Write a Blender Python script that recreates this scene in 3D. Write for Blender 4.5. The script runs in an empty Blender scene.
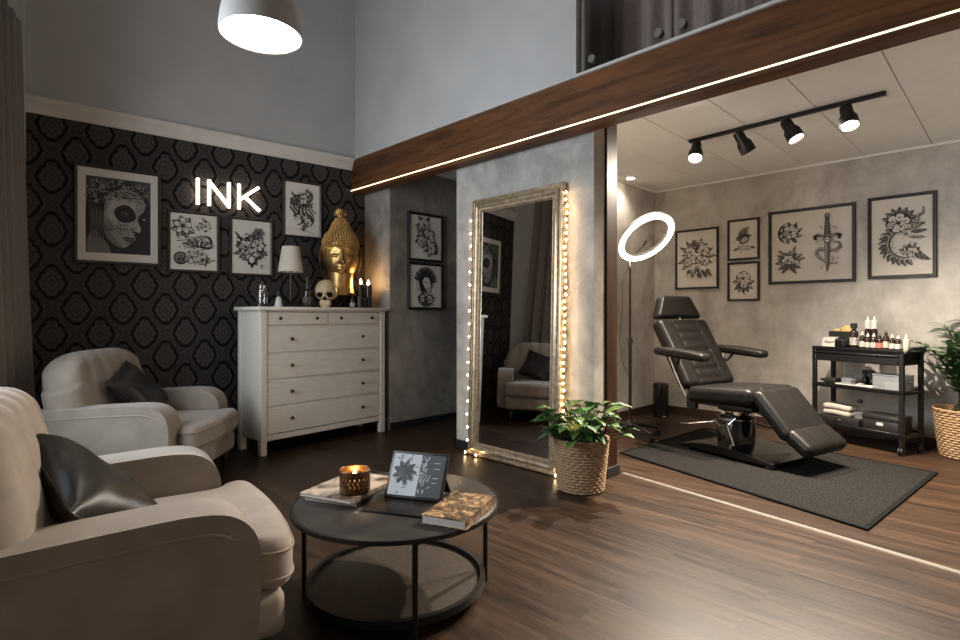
import bpy, bmesh, math, random
from mathutils import Vector, Matrix, Euler
C = bpy.context.scene.collection
PI = math.pi
def R(d): return math.radians(d)

# ------------------------------------------------------------------ mesh builder
class G:
    def __init__(s): s.v = []; s.f = []; s.m = []
    def add(s, v, f, mi=0, M=None):
        o = len(s.v)
        if M is not None: v = [M @ Vector(p) for p in v]
        s.v += [tuple(p) for p in v]
        s.f += [tuple(i + o for i in q) for q in f]
        s.m += [mi] * len(f)
        return s
    def addbm(s, bm, mi=0, M=None):
        bm.verts.index_update()
        s.add([v.co.copy() for v in bm.verts], [[v.index for v in f.verts] for f in bm.faces], mi, M)
        bm.free(); return s
    def box(s, c, size, bev=0, seg=2, mi=0, M=None):
        bm = bmesh.new(); bmesh.ops.create_cube(bm, size=1)
        for v in bm.verts: v.co = Vector((v.co.x*size[0]+c[0], v.co.y*size[1]+c[1], v.co.z*size[2]+c[2]))
        if bev: bmesh.ops.bevel(bm, geom=bm.edges[:], offset=bev, segments=seg, affect='EDGES', profile=.5)
        return s.addbm(bm, mi, M)
    def bx(s, x0, x1, y0, y1, z0, z1, bev=0, seg=2, mi=0, M=None):
        return s.box(((x0+x1)/2, (y0+y1)/2, (z0+z1)/2), (abs(x1-x0), abs(y1-y0), abs(z1-z0)), bev, seg, mi, M)
    def prism(s, pts, h0, h1, axis='z', bev=0, seg=3, mi=0, M=None, only=None):
        bm = bmesh.new()
        def q(p, h): return (p[0], p[1], h) if axis == 'z' else ((p[0], h, p[1]) if axis == 'y' else (h, p[0], p[1]))
        a = [bm.verts.new(q(p, h0)) for p in pts]; b = [bm.verts.new(q(p, h1)) for p in pts]
        n = len(pts)
        bm.faces.new(a[::-1]); bm.faces.new(b)
        for i in range(n): bm.faces.new((a[i], a[(i+1) % n], b[(i+1) % n], b[i]))
        if bev:
            caps = [e for e in bm.edges if (e.verts[0] in a) == (e.verts[1] in a)]
            bmesh.ops.bevel(bm, geom=caps, offset=bev, segments=seg, affect='EDGES', profile=.5)
        return s.addbm(bm, mi, M)
    def tube(s, pts, r, n=8, mi=0, closed=False, M=None):
        pts = [Vector(p) for p in pts]; k = len(pts)
        rr = r if isinstance(r, (list, tuple)) else [r]*k
        v = []; f = []; nrm = None
        for i, p in enumerate(pts):
            if closed: t = pts[(i+1) % k] - pts[i-1]
            else: t = pts[min(i+1, k-1)] - pts[max(i-1, 0)]
            t = t.normalized() if t.length else Vector((0, 0, 1))
            if nrm is None:
                nrm = t.cross(Vector((0, 0, 1)) if abs(t.z) < .9 else Vector((1, 0, 0))).normalized()
            nrm = (nrm - t*nrm.dot(t)); nrm = nrm.normalized() if nrm.length > 1e-6 else t.orthogonal().normalized()
            b = t.cross(nrm)
            for j in range(n):
                a = 2*PI*j/n; v.append(p + (nrm*math.cos(a) + b*math.sin(a))*rr[i])
        for i in range(k if closed else k-1):
            for j in range(n):
                i2 = (i+1) % k
                f.append((i*n+j, i*n+(j+1) % n, i2*n+(j+1) % n, i2*n+j))
        if not closed:
            f.append(tuple(range(n-1, -1, -1))); f.append(tuple((k-1)*n+j for j in range(n)))
        return s.add(v, f, mi, M)
    def cyl(s, p0, p1, r0, r1=None, n=16, mi=0, M=None):
        return s.tube([p0, p1], [r0, r0 if r1 is None else r1], n, mi, False, M)
    def lathe(s, prof, n=24, mi=0, M=None, rfn=None):
        v = []; f = []
        for i, (r, z) in enumerate(prof):
            for j in range(n):
                a = 2*PI*j/n; q = max(r, 1e-4) if rfn is None else max(r + rfn(i, a, z), 1e-4)
                v.append((q*math.cos(a), q*math.sin(a), z))
        for i in range(len(prof)-1):
            for j in range(n):
                f.append((i*n+j, i*n+(j+1) % n, (i+1)*n+(j+1) % n, (i+1)*n+j))
        return s.add(v, f, mi, M)
    def surf(s, fn, nu, nv, mi=0, cu=False, M=None):
        v = [fn(i/(nu if cu else nu-1), j/(nv-1)) for i in range(nu) for j in range(nv)]
        f = []
        for i in range(nu if cu else nu-1):
            for j in range(nv-1):
                i2 = (i+1) % nu; f.append((i*nv+j, i2*nv+j, i2*nv+j+1, i*nv+j+1))
        return s.add(v, f, mi, M)
    def rbox(s, c, half, r, n=8, k=3, disp=None, mi=0, M=None):
        """rounded box with a regular grid, so that disp can shape it"""
        r = min(r, min(half)*.999)
        def axis(h):
            a = [h - r + r*math.tan(R(45)*i/k) for i in range(1, k+1)]
            m = [-(h-r) + 2*(h-r)*i/n for i in range(n+1)]
            return [-q for q in a[::-1]] + m + a
        AX = [axis(h) for h in half]
        v = []; f = []; idx = {}
        def vid(p):
            key = tuple(round(q, 5) for q in p)
            if key not in idx:
                q = [max(-(half[i]-r), min(half[i]-r, p[i])) for i in range(3)]
                d = Vector([p[i]-q[i] for i in range(3)]); d = d.normalized()*r if d.length > 0 else d
                w = Vector(q) + d
                if disp: w = w + Vector(disp(w.x, w.y, w.z))
                idx[key] = len(v); v.append((w.x+c[0], w.y+c[1], w.z+c[2]))
            return idx[key]
        for ax in range(3):
            o1, o2 = (ax+1) % 3, (ax+2) % 3
            for sg in (-1, 1):
                for i in range(len(AX[o1])-1):
                    for j in range(len(AX[o2])-1):
                        q = []
                        for (a, b) in ((i, j), (i+1, j), (i+1, j+1), (i, j+1)):
                            p = [0, 0, 0]; p[ax] = sg*half[ax]; p[o1] = AX[o1][a]; p[o2] = AX[o2][b]
                            q.append(vid(p))
                        if len(set(q)) >= 3: f.append(q if sg > 0 else q[::-1])
        return s.add(v, f, mi, M)
    def ball(s, c, rad, nu=16, nv=10, mi=0, disp=None, M=None):
        if not isinstance(rad, (tuple, list)): rad = (rad,)*3
        def fn(u, w):
            a = 2*PI*u; b = PI*(w-.5)
            d = Vector((math.cos(b)*math.cos(a), math.cos(b)*math.sin(a), math.sin(b)))
            k = 1 if disp is None else disp(d)
            return (c[0]+rad[0]*d.x*k, c[1]+rad[1]*d.y*k, c[2]+rad[2]*d.z*k)
        return s.surf(fn, nu, nv, mi, True, M)

def link(name, g, mats, parent=None, angle=40, smooth=True, weld=True):
    me = bpy.data.meshes.new(name)
    me.from_pydata([tuple(p) for p in g.v], [], [list(q) for q in g.f])
    if not isinstance(mats, (list, tuple)): mats = [mats]
    for m in mats: me.materials.append(m)
    me.polygons.foreach_set('material_index', g.m)
    bm = bmesh.new(); bm.from_mesh(me)
    if weld: bmesh.ops.remove_doubles(bm, verts=bm.verts, dist=2e-5)
    bmesh.ops.recalc_face_normals(bm, faces=bm.faces)
    bm.to_mesh(me); bm.free()
    if smooth:
        me.polygons.foreach_set('use_smooth', [True]*len(me.polygons))
        me.set_sharp_from_angle(angle=R(angle))
    o = bpy.data.objects.new(name, me); C.objects.link(o)
    if parent is not None: o.parent = parent
    return o
def tag(o, label, cat, group=None):
    o['label'] = label; o['category'] = cat
    if group: o['group'] = group
    return o
def thing(name, label, cat, loc=(0, 0, 0), rz=0, group=None, rot=None, scale=1):
    o = bpy.data.objects.new(name, None); C.objects.link(o); o.empty_display_size = .1
    o.location = loc; o.rotation_euler = rot if rot else (0, 0, R(rz)); o.scale = (scale,)*3
    return tag(o, label, cat, group)
def part(name, g, mats, parent, label=None, **k):
    o = link(name, g, mats, parent, **k)
    if label: o['label'] = label
    return o
def solo(name, g, mats, label, cat, loc=(0, 0, 0), rz=0, group=None, rot=None, **k):
    o = link(name, g, mats, None, **k); o.location = loc; o.rotation_euler = rot if rot else (0, 0, R(rz))
    return tag(o, label, cat, group)
def struct(name, g, mats, label=None, loc=(0, 0, 0), rz=0, **k):
    o = link(name, g, mats, None, **k); o.location = loc; o.rotation_euler = (0, 0, R(rz))
    o['kind'] = 'structure'
    if label: o['label'] = label
    return o
def dup(root, label, loc=None, rz=None, group=None):
    r = root.copy(); C.objects.link(r)
    if loc is not None: r.location = loc
    if rz is not None: r.rotation_euler = (0, 0, R(rz))
    r['label'] = label
    if group: r['group'] = group
    for ch in list(root.children):
        c = ch.copy(); C.objects.link(c); c.parent = r
        for q in list(ch.children):
            d = q.copy(); C.objects.link(d); d.parent = c
    return r

def spline(P, n=8):
    out = []
    for i in range(len(P)-1):
        p0, p1, p2, p3 = P[max(i-1, 0)], P[i], P[i+1], P[min(i+2, len(P)-1)]
        for j in range(n):
            t = j/n; out.append(tuple(.5*(2*p1[k]+(p2[k]-p0[k])*t+(2*p0[k]-5*p1[k]+4*p2[k]-p3[k])*t*t+(3*p1[k]-p0[k]-3*p2[k]+p3[k])*t**3) for k in (0, 1)))
    return out+[tuple(P[-1][:2])]

# ------------------------------------------------------------------ materials
class N:
    """small helper to write node maths"""
    def __init__(s, name):
        s.m = bpy.data.materials.new(name); s.m.use_nodes = True
        s.t = s.m.node_tree; s.b = s.t.nodes['Principled BSDF']
    def node(s, typ, **k):
        n = s.t.nodes.new(typ)
        for a, b in k.items(): setattr(n, a, b)
        return n
    def put(s, sock, val):
        if isinstance(val, bpy.types.NodeSocket): s.t.links.new(val, sock)
        else: sock.default_value = val
    def ma(s, op, a, b=0.0, c=0.0):
        n = s.node('ShaderNodeMath', operation=op)
        s.put(n.inputs[0], a); s.put(n.inputs[1], b)
        if op in ('MULTIPLY_ADD', 'SMOOTH_MIN', 'WRAP', 'COMPARE'): s.put(n.inputs[2], c)
        return n.outputs[0]
    def coord(s, kind='Object'): return s.node('ShaderNodeTexCoord').outputs[kind]
    def xyz(s, v):
        n = s.node('ShaderNodeSeparateXYZ'); s.put(n.inputs[0], v); return n.outputs
    def comb(s, x, y, z):
        n = s.node('ShaderNodeCombineXYZ')
        for i, q in enumerate((x, y, z)): s.put(n.inputs[i], q)
        return n.outputs[0]
    def scale(s, v, sc, rot=(0, 0, 0)):
        n = s.node('ShaderNodeMapping'); s.put(n.inputs['Vector'], v)
        n.inputs['Scale'].default_value = sc; n.inputs['Rotation'].default_value = rot
        return n.outputs[0]
    def noise(s, v, sc=5, det=4, rough=.55, dist=0):
        n = s.node('ShaderNodeTexNoise'); s.put(n.inputs['Vector'], v)
        n.inputs['Scale'].default_value = sc; n.inputs['Detail'].default_value = det
        n.inputs['Roughness'].default_value = rough; n.inputs['Distortion'].default_value = dist
        return n.outputs['Fac']
    def ramp(s, f, stops):
        n = s.node('ShaderNodeValToRGB'); s.put(n.inputs[0], f)
        e = n.color_ramp.elements
        while len(e) < len(stops): e.new(.5)
        for q, (p, c) in zip(e, stops):
            q.position = p; q.color = (c[0], c[1], c[2], 1) if isinstance(c, tuple) else (c, c, c, 1)
        return n.outputs[0]
    def step(s, v, lo, hi):
        n = s.node('ShaderNodeMapRange', interpolation_type='SMOOTHSTEP'); s.put(n.inputs[0], v)
        n.inputs[1].default_value = lo; n.inputs[2].default_value = hi
        return n.outputs[0]
    def mix(s, f, a, b, mode='MIX'):
        n = s.node('ShaderNodeMix', data_type='RGBA', blend_type=mode)
        s.put(n.inputs[0], f)
        for i, q in ((6, a), (7, b)): s.put(n.inputs[i], (*q, 1) if isinstance(q, tuple) and len(q) == 3 else q)
        return n.outputs[2]
    def bump(s, h, strength=.3, dist=.01):
        n = s.node('ShaderNodeBump'); s.put(n.inputs['Height'], h)
        n.inputs['Strength'].default_value = strength; n.inputs['Distance'].default_value = dist
        s.t.links.new(n.outputs[0], s.b.inputs['Normal'])
    def set(s, **k):
        for a, q in k.items():
            a = a.replace('_', ' ')
            s.put(s.b.inputs[a], (*q, 1) if isinstance(q, tuple) and len(q) == 3 else q)
        return s
def mat(name, col, rough=.5, metal=0, var=.12, sc=20, bump=0, bdist=.002, sheen=0, spec=.5, coat=0, stretch=None, rvar=0):
    n = N(name); v = n.coord()
    if stretch: v = n.scale(v, stretch)
    f = n.noise(v, sc, 5)
    lo = tuple(c*(1-var) for c in col); hi = tuple(min(1, c*(1+var)) for c in col)
    n.set(Base_Color=n.ramp(f, [(.3, lo), (.7, hi)]), Metallic=metal, Specular_IOR_Level=spec)
    n.set(Roughness=rough if not rvar else n.ma('MULTIPLY_ADD', f, rvar*2, rough-rvar))
    if sheen: n.set(Sheen_Weight=sheen, Sheen_Roughness=.4)
    if coat: n.set(Coat_Weight=coat, Coat_Roughness=.2)
    if bump: n.bump(f, bump, bdist)
    return n.m
def emit(name, col, strength, base=.8):
    n = N(name); v = n.noise(n.coord(), 3)
    n.set(Base_Color=n.ramp(v, [(0, base), (1, base*1.02)]), Emission_Color=col, Emission_Strength=strength, Roughness=.5)
    return n.m
def glass(name, tint=(1, 1, 1), refl=.12, rough=.02):
    n = N(name); t = n.t; out = t.nodes['Material Output']
    tr = n.node('ShaderNodeBsdfTransparent'); tr.inputs[0].default_value = (*tint, 1)
    gl = n.node('ShaderNodeBsdfGlossy'); gl.inputs['Roughness'].default_value = rough
    lw = n.node('ShaderNodeLayerWeight'); lw.inputs['Blend'].default_value = .25
    mx = n.node('ShaderNodeMixShader')
    t.links.new(n.ma('MULTIPLY_ADD', lw.outputs['Facing'], .5, refl*.5), mx.inputs[0])
    t.links.new(tr.outputs[0], mx.inputs[1]); t.links.new(gl.outputs[0], mx.inputs[2])
    t.links.new(mx.outputs[0], out.inputs[0]); return n.m

def concrete(name, a, b, rough=.75):
    n = N(name); v = n.coord()
    f1 = n.noise(v, 1.6, 8, .65, .6); f2 = n.noise(v, 9, 6, .7); f3 = n.noise(n.scale(v, (1, 1, .35)), 4, 5, .6, 1.2)
    f = n.ma('ADD', n.ma('MULTIPLY', f1, .55), n.ma('ADD', n.ma('MULTIPLY', f2, .2), n.ma('MULTIPLY', f3, .25)))
    n.set(Base_Color=n.ramp(f, [(.39, a), (.61, b)]), Roughness=rough, Specular_IOR_Level=.3)
    n.bump(f, .25, .004); return n.m
M = {}
M['plaster'] = mat('grey_plaster', (.43, .41, .392), .85, var=.07, sc=2.2, bump=.08)
M['cornice'] = mat('cornice_paint', (.62, .57, .51), .7, var=.06, sc=6)
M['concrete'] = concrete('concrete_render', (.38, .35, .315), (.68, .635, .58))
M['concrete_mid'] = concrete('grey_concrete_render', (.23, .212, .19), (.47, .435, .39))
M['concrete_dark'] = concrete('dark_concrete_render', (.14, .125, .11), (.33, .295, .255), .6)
M['ceiling'] = mat('ceiling_board_paint', (.86, .84, .81), .7, var=.03, sc=8)
M['ceil_main'] = mat('upper_ceiling_paint', (.6, .58, .56), .8, var=.03, sc=4)
M['skirting'] = mat('brown_skirting', (.055, .028, .016), .4, var=.3, sc=14, stretch=(1, 1, 8))
M['black_skirting'] = mat('black_skirting', (.012, .011, .010), .45)
M['strip'] = mat('brushed_aluminium', (.17, .155, .135), .55, .2, spec=.2, var=.05)

def wood_floor():
    n = N('vinyl_plank_floor'); v = n.coord(); o = n.xyz(v)
    w = n.comb(o[1], o[0], 0.0)
    br = n.node('ShaderNodeTexBrick'); n.put(br.inputs['Vector'], w)
    br.offset = .37; br.inputs['Scale'].default_value = 1
    br.inputs['Brick Width'].default_value = 1.25; br.inputs['Row Height'].default_value = .135
    br.inputs['Mortar Size'].default_value = .0022; br.inputs['Mortar Smooth'].default_value = .3; br.inputs['Bias'].default_value = 0
    br.inputs['Color1'].default_value = (0, 0, 0, 1); br.inputs['Color2'].default_value = (1, 1, 1, 1); br.inputs['Mortar'].default_value = (.5, .5, .5, 1)
    g0 = n.noise(n.comb(n.ma('MULTIPLY', o[1], .9), n.ma('MULTIPLY', o[0], 11.0), n.ma('MULTIPLY', br.outputs['Color'], 7.0)), 1.6, 7, .62, .9)
    g1 = n.noise(n.comb(n.ma('MULTIPLY', o[1], 2.0), n.ma('MULTIPLY', o[0], 60.0), br.outputs['Color']), 2.0, 4, .6)
    g = n.ma('ADD', n.ma('MULTIPLY', g0, .72), n.ma('ADD', n.ma('MULTIPLY', g1, .2), n.ma('MULTIPLY', br.outputs['Color'], .10)))
    col = n.ramp(g, [(.33, (.008, .0046, .0029)), (.5, (.028, .0152, .0086)), (.67, (.061, .033, .018))])
    col = n.mix(n.ma('MULTIPLY', br.outputs['Fac'], .55), col, (.015, .009, .006))
    n.set(Base_Color=col, Roughness=n.ma('MULTIPLY_ADD', g0, .22, .30), Specular_IOR_Level=.20)
    n.bump(n.ma('SUBTRACT', g1, br.outputs['Fac']), .12, .002); return n.m
M['floor'] = wood_floor()

def wood(name, a, b, axis, rough=.5, sc=1.0):
    n = N(name); o = n.xyz(n.coord())
    k = [14.0*sc]*3; k[axis] = 1.3*sc
    v = n.comb(*[n.ma('MULTIPLY', o[i], k[i]) for i in range(3)])
    f = n.noise(v, 1.0, 8, .66, 1.4); f2 = n.noise(n.comb(*[n.ma('MULTIPLY', o[i], k[i]*.25) for i in range(3)]), 1.1, 5, .6, 2.5)
    f = n.ma('ADD', n.ma('MULTIPLY', f, .6), n.ma('MULTIPLY', f2, .4))
    n.set(Base_Color=n.ramp(f, [(.34, a), (.66, b)]), Roughness=rough, Specular_IOR_Level=.2)
    n.bump(f, .35, .004); return n.m
M['beam'] = wood('dark_stained_beam', (.020, .0075, .003), (.17, .066, .022), 1)
M['post'] = wood('dark_stained_post', (.010, .005, .003), (.06, .024, .010), 2)

def damask():
    n = N('black_damask_wallpaper'); o = n.xyz(n.coord())
    u = n.ma('DIVIDE', o[0], .315); v = n.ma('DIVIDE', o[2], .415)
    def loc(q, sh): return n.ma('SUBTRACT', n.ma('FRACT', n.ma('ADD', q, sh)), .5)
    ua, va, ub, vb = loc(u, .5), loc(v, .5), loc(u, 0.0), loc(v, 0.0)
    def e(a, b):
        p = n.ma('POWER', n.ma('MULTIPLY', n.ma('ABSOLUTE', a), 2.0), 1.25); q = n.ma('POWER', n.ma('MULTIPLY', n.ma('ABSOLUTE', b), 2.0), 1.25)
        return n.ma('ADD', p, q)
    ea, eb = e(ua, va), e(ub, vb)
    s = n.ma('LESS_THAN', ea, eb)
    def sel(a, b): return n.ma('ADD', n.ma('MULTIPLY', a, s), n.ma('MULTIPLY', b, n.ma('SUBTRACT', 1.0, s)))
    cu, cv = sel(ua, ub), sel(va, vb)
    th = n.ma('ARCTAN2', cv, cu)
    pw = lambda q: n.ma('POWER', n.ma('ABSOLUTE', q), 1.5)
    r = n.ma('POWER', n.ma('ADD', pw(cu), pw(cv)), 1/1.5)
    tip = n.ma('POWER', n.ma('MAXIMUM', n.ma('SINE', th), 0.0), 9.0)
    lob = n.ma('ABSOLUTE', n.ma('COSINE', n.ma('MULTIPLY', th, 5.0)))
    med = n.ma('ADD', n.ma('MULTIPLY_ADD', lob, .034, .238), n.ma('MULTIPLY', tip, .045))
    fil = n.noise(n.coord(), 55, 4, .75)
    rr = n.ma('ADD', r, n.ma('MULTIPLY', n.ma('SUBTRACT', fil, .5), .030))
    inside = n.step(n.ma('SUBTRACT', med, rr), -.008, .008)
    ring = n.step(n.ma('SUBTRACT', n.ma('MULTIPLY_ADD', lob, -.018, n.ma('ADD', med, .082)), rr), -.008, .008)
    vein = n.ma('ABSOLUTE', n.ma('SINE', n.ma('MULTIPLY_ADD', th, 5.0, n.ma('MULTIPLY', r, 6.0))))
    det = n.ma('MULTIPLY', n.step(vein, .05, .45), n.step(n.ma('SINE', n.ma('MULTIPLY_ADD', vein, 1.8, n.ma('MULTIPLY', r, 62.0))), -.9, .1))
    dl = n.ma('ABSOLUTE', n.ma('SUBTRACT', ea, eb))
    scal = n.ma('SINE', n.ma('MULTIPLY', n.ma('ADD', u, v), 2*PI*5)); scal2 = n.ma('SINE', n.ma('MULTIPLY', n.ma('SUBTRACT', u, v), 2*PI*5))
    sc_w = n.ma('MULTIPLY', n.ma('MULTIPLY', scal, scal2), .05)
    line = n.ma('SUBTRACT', n.step(n.ma('ADD', dl, sc_w), .07, .11), n.step(n.ma('ADD', dl, sc_w), .17, .21))
    lat = n.ma('MULTIPLY', n.ma('SUBTRACT', 1.0, ring), n.ma('SUBTRACT', .72, n.ma('MULTIPLY', line, .5)))
    f = n.ma('ADD', n.ma('MULTIPLY', inside, n.ma('MULTIPLY_ADD', det, .45, .5)), lat)
    f = n.ma('MULTIPLY', f, n.ma('MULTIPLY_ADD', fil, 1.0, .5))
    n.set(Base_Color=n.mix(n.ma('MINIMUM', f, 1.0), (.0038, .0034, .0032), (.072, .062, .057)), Roughness=n.ma('MULTIPLY_ADD', f, .12, .42), Specular_IOR_Level=.12)
    n.bump(f, .15, .002); return n.m
M['damask'] = damask()

M['velvet'] = mat('beige_velvet', (.238, .200, .166), .85, var=.14, sc=7, bump=.12, bdist=.003, sheen=.25, spec=.2)
M['piping'] = mat('beige_piping', (.24, .195, .155), .8, var=.1, sc=30)
M['leather'] = mat('black_leather_cushion', (.013, .0105, .009), .40, spec=.3, var=.35, sc=14, bump=.3, bdist=.004, rvar=.12)
M['chair_leather'] = mat('black_vinyl_upholstery', (.009, .0078, .007), .40, spec=.24, var=.15, sc=30, bump=.12, bdist=.0015)
M['darkwood'] = mat('dark_turned_wood', (.02, .012, .008), .35, var=.3, sc=10)
M['blackmetal'] = mat('black_metal', (.014, .013, .013), .38, .4, var=.1)
M['blackplastic'] = mat('black_plastic', (.016, .015, .015), .42, var=.1)
M['gloss_black'] = mat('gloss_black', (.010, .009, .009), .15, var=.1)
M['chrome'] = mat('chrome', (.75, .73, .70), .14, 1, var=.03)
M['tabletop'] = mat('black_stained_table_top', (.030, .026, .023), .33, var=.3, sc=8, rvar=.1)
M['shelfplate'] = mat('dark_mesh_shelf', (.055, .042, .032), .55, .3, var=.3, sc=60)
M['dresser'] = mat('white_stained_pine', (.62, .57, .50), .5, var=.07, sc=7, stretch=(1.5, 9, 9), bump=.05)
M['gap_shade'] = mat('painted_gap_shade', (.10, .09, .08), .8)  # dark colour standing in for shade in drawer gaps and ceiling grooves
M['knob'] = mat('dark_bronze_knob', (.03, .022, .016), .35, .7)
M['gold'] = mat('aged_gold', (.50, .31, .115), .40, .95, var=.3, sc=9, rvar=.08)
M['bone'] = mat('skull_bone', (.50, .37, .22), .5, var=.2, sc=18, bump=.15)
M['socket_shade'] = mat('skull_cavity_shade', (.006, .004, .003), .9, spec=.02)  # near-black colour standing in for shade inside the skull's hollows
M['silver_frame'] = mat('antique_champagne_silver', (.46, .35, .235), .36, .75, var=.35, sc=30, bump=.25, bdist=.003, rvar=.1)
M['lampshade'] = mat('cream_lampshade', (.55, .48, .39), .8, var=.05, sc=30)
M['frame_black'] = mat('black_frame', (.012, .009, .008), .5, var=.2)
M['frame_brown'] = mat('dark_brown_frame', (.030, .018, .012), .4, var=.25)
M['paper'] = mat('print_paper', (.66, .61, .54), .8, var=.03, sc=5)
M['ink'] = mat('print_ink', (.018, .016, .015), .7)
M['grey_d'] = mat('print_dark_grey', (.055, .05, .047), .7)
M['grey_m'] = mat('print_mid_grey', (.17, .155, .14), .7)
M['grey_l'] = mat('print_light_grey', (.40, .37, .33), .7)
M['grey_p'] = mat('print_soft_grey', (.27, .25, .225), .7)
M['wire'] = mat('copper_wire', (.25, .15, .07), .4, .8)
M['soil'] = mat('potting_soil', (.02, .013, .008), .95, var=.4, sc=60, bump=.5)
M['leaf'] = mat('green_leaf', (.04, .11, .022), .45, var=.45, sc=14)
M['leaf_light'] = mat('light_green_leaf', (.085, .155, .035), .45, var=.35, sc=14)
M['leaf_yellow'] = mat('yellow_leaf', (.50, .42, .06), .45, var=.25, sc=30)
M['palmleaf'] = mat('palm_leaf', (.05, .115, .03), .45, var=.4, sc=9)
M['stem'] = mat('plant_stem', (.06, .08, .02), .6)
def basket_mat(name, a, b):
    n = N(name); o = n.xyz(n.coord())
    th = n.ma('ARCTAN2', o[1], o[0])
    f = n.noise(n.comb(n.ma('MULTIPLY', th, 9.0), 0.0, n.ma('MULTIPLY', o[2], 50.0)), 1.2, 4, .6)
    n.set(Base_Color=n.ramp(f, [(.3, a), (.72, b)]), Roughness=.75); n.bump(f, .4, .004); return n.m
M['basket'] = basket_mat('seagrass_basket', (.12, .068, .036), (.40, .26, .14))
M['basket2'] = basket_mat('wicker_basket', (.15, .085, .04), (.46, .29, .145))
M['curtain'] = mat('taupe_curtain_fabric', (.165, .14, .12), .9, var=.15, sc=20, sheen=.15, stretch=(6, 6, 1))
M['curtain_dark'] = mat('dark_balcony_curtain', (.50, .42, .385), .9, var=.15, sc=20, stretch=(6, 6, 1))
M['rug'] = mat('charcoal_carpet', (.0135, .0127, .012), .95, spec=.05, var=.8, sc=90, bump=.6, bdist=.004)
M['rug_edge'] = mat('black_carpet_binding', (.006, .006, .006), .9, spec=.05)
M['white_plastic'] = mat('white_plastic', (.56, .54, .50), .4, var=.04)
M['cream_plastic'] = mat('cream_plastic', (.54, .48, .35), .4, var=.04)
M['towel'] = mat('white_towel', (.46, .41, .35), .95, var=.15, sc=70, bump=.5)
M['amber'] = mat('dark_amber_bottle', (.022, .012, .008), .14, var=.2)
M['label'] = mat('paper_label', (.42, .395, .36), .6, var=.5, sc=60)
M['label_red'] = mat('red_label', (.42, .13, .10), .6, var=.2, sc=60)
M['label_tan'] = mat('tan_label', (.50, .38, .28), .6, var=.2, sc=60)
M['tissue'] = mat('yellow_tissue', (.62, .44, .17), .9, var=.15)
M['candlewax'] = mat('candle_wax', (.75, .55, .30), .5, var=.05)
M['bronze'] = mat('dark_bronze_metal', (.11, .055, .026), .35, .8, var=.3, sc=30)
M['pages'] = mat('book_pages', (.52, .49, .45), .8, var=.12, sc=40, stretch=(1, 1, 30))
M['shade_white'] = mat('white_enamel_shade', (.34, .32, .30), .45, var=.03)
M['balcony_edge'] = mat('pale_stone_edge', (.50, .47, .43), .7, var=.1)
M['clear'] = glass('clear_glass')
def frosted():
    m = glass('frosted_plastic', (.86, .88, .90), .15, .15); t = m.node_tree
    out = t.nodes['Material Output']; src = out.inputs[0].links[0].from_socket
    df = t.nodes.new('ShaderNodeBsdfDiffuse'); df.inputs[0].default_value = (.48, .50, .52, 1)
    mx = t.nodes.new('ShaderNodeMixShader'); mx.inputs[0].default_value = .30
    t.links.new(src, mx.inputs[1]); t.links.new(df.outputs[0], mx.inputs[2]); t.links.new(mx.outputs[0], out.inputs[0]); return m
M['tub'] = frosted()
M['tint'] = glass('smoked_balcony_glass', (.85, .84, .83), .06)
def mirror_mat():
    n = N('silvered_mirror'); f = n.noise(n.coord(), 2)
    n.set(Base_Color=n.ramp(f, [(0, .84), (1, .86)]), Metallic=1.0, Roughness=.012); return n.m
M['mirror'] = mirror_mat()
# lamps
M['led'] = emit('warm_led_strip', (1, .60, .25), 3)
M['neon'] = emit('white_neon_letters', (1, .86, .68), 3.2)
M['pendant'] = emit('pendant_diffuser', (1, .87, .70), 14.5)
M['ringglow'] = emit('ring_light_diffuser', (1, .90, .76), 10)
M['bulb'] = emit('fairy_bulb', (1, .68, .36), 42)
M['spotglow'] = emit('spotlight_lens', (1, .84, .62), 25)
M['downglow'] = emit('downlight_lens', (1, .86, .68), 25)
M['flame'] = emit('candle_flame', (1, .60, .24), 130)
M['screen_l'] = emit('tablet_page_light', (.80, .88, .95), .20, .02)
M['screen_d'] = emit('tablet_page_dark', (.10, .11, .13), .10, .012)
M['screen_i'] = emit('tablet_ink', (.05, .06, .08), .05, .015)

# ------------------------------------------------------------------ room shell
AX, AY = .5, 5.45                       # corner of window wall and papered wall
WROT = math.degrees(math.atan2(5.15-5.45, 3.42-.5))
def wp(t, z=0, off=0):                  # point on the papered wall: t metres from the corner, off metres in front
    a = R(WROT); return (AX + t*math.cos(a) + off*math.sin(a), AY + t*math.sin(a) - off*math.cos(a), z)
HM = 5.2
HC = 2.766
g = G(); g.bx(-2.1, 6.7, -2.0, 6.0, -.12, 0); struct('floor', g, M['floor'], 'dark brown wood plank floor', smooth=False)
g = G(); g.bx(-2.1, 3.4, -2.0, 6.0, HM, HM+.12); struct('ceiling', g, M['ceil_main'], 'ceiling of the tall front room', smooth=False)
g = G()
for k in range(12):
    y0 = 4.72 - k*.5145
    if y0 < -1.8: break
    g.bx(3.33, 6.6, max(y0-.5145+.007, -1.9), y0, HC, HC+.03, .003, 1)
g.bx(3.33, 6.6, -1.9, 4.75, HC+.025, HC+.034, 0, 1, 1)  # dark sheet puts the shade of the board grooves into colour
struct('ceiling', g, [M['ceiling'], M['gap_shade']], 'pale boarded ceiling over the treatment area', smooth=False)
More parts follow.
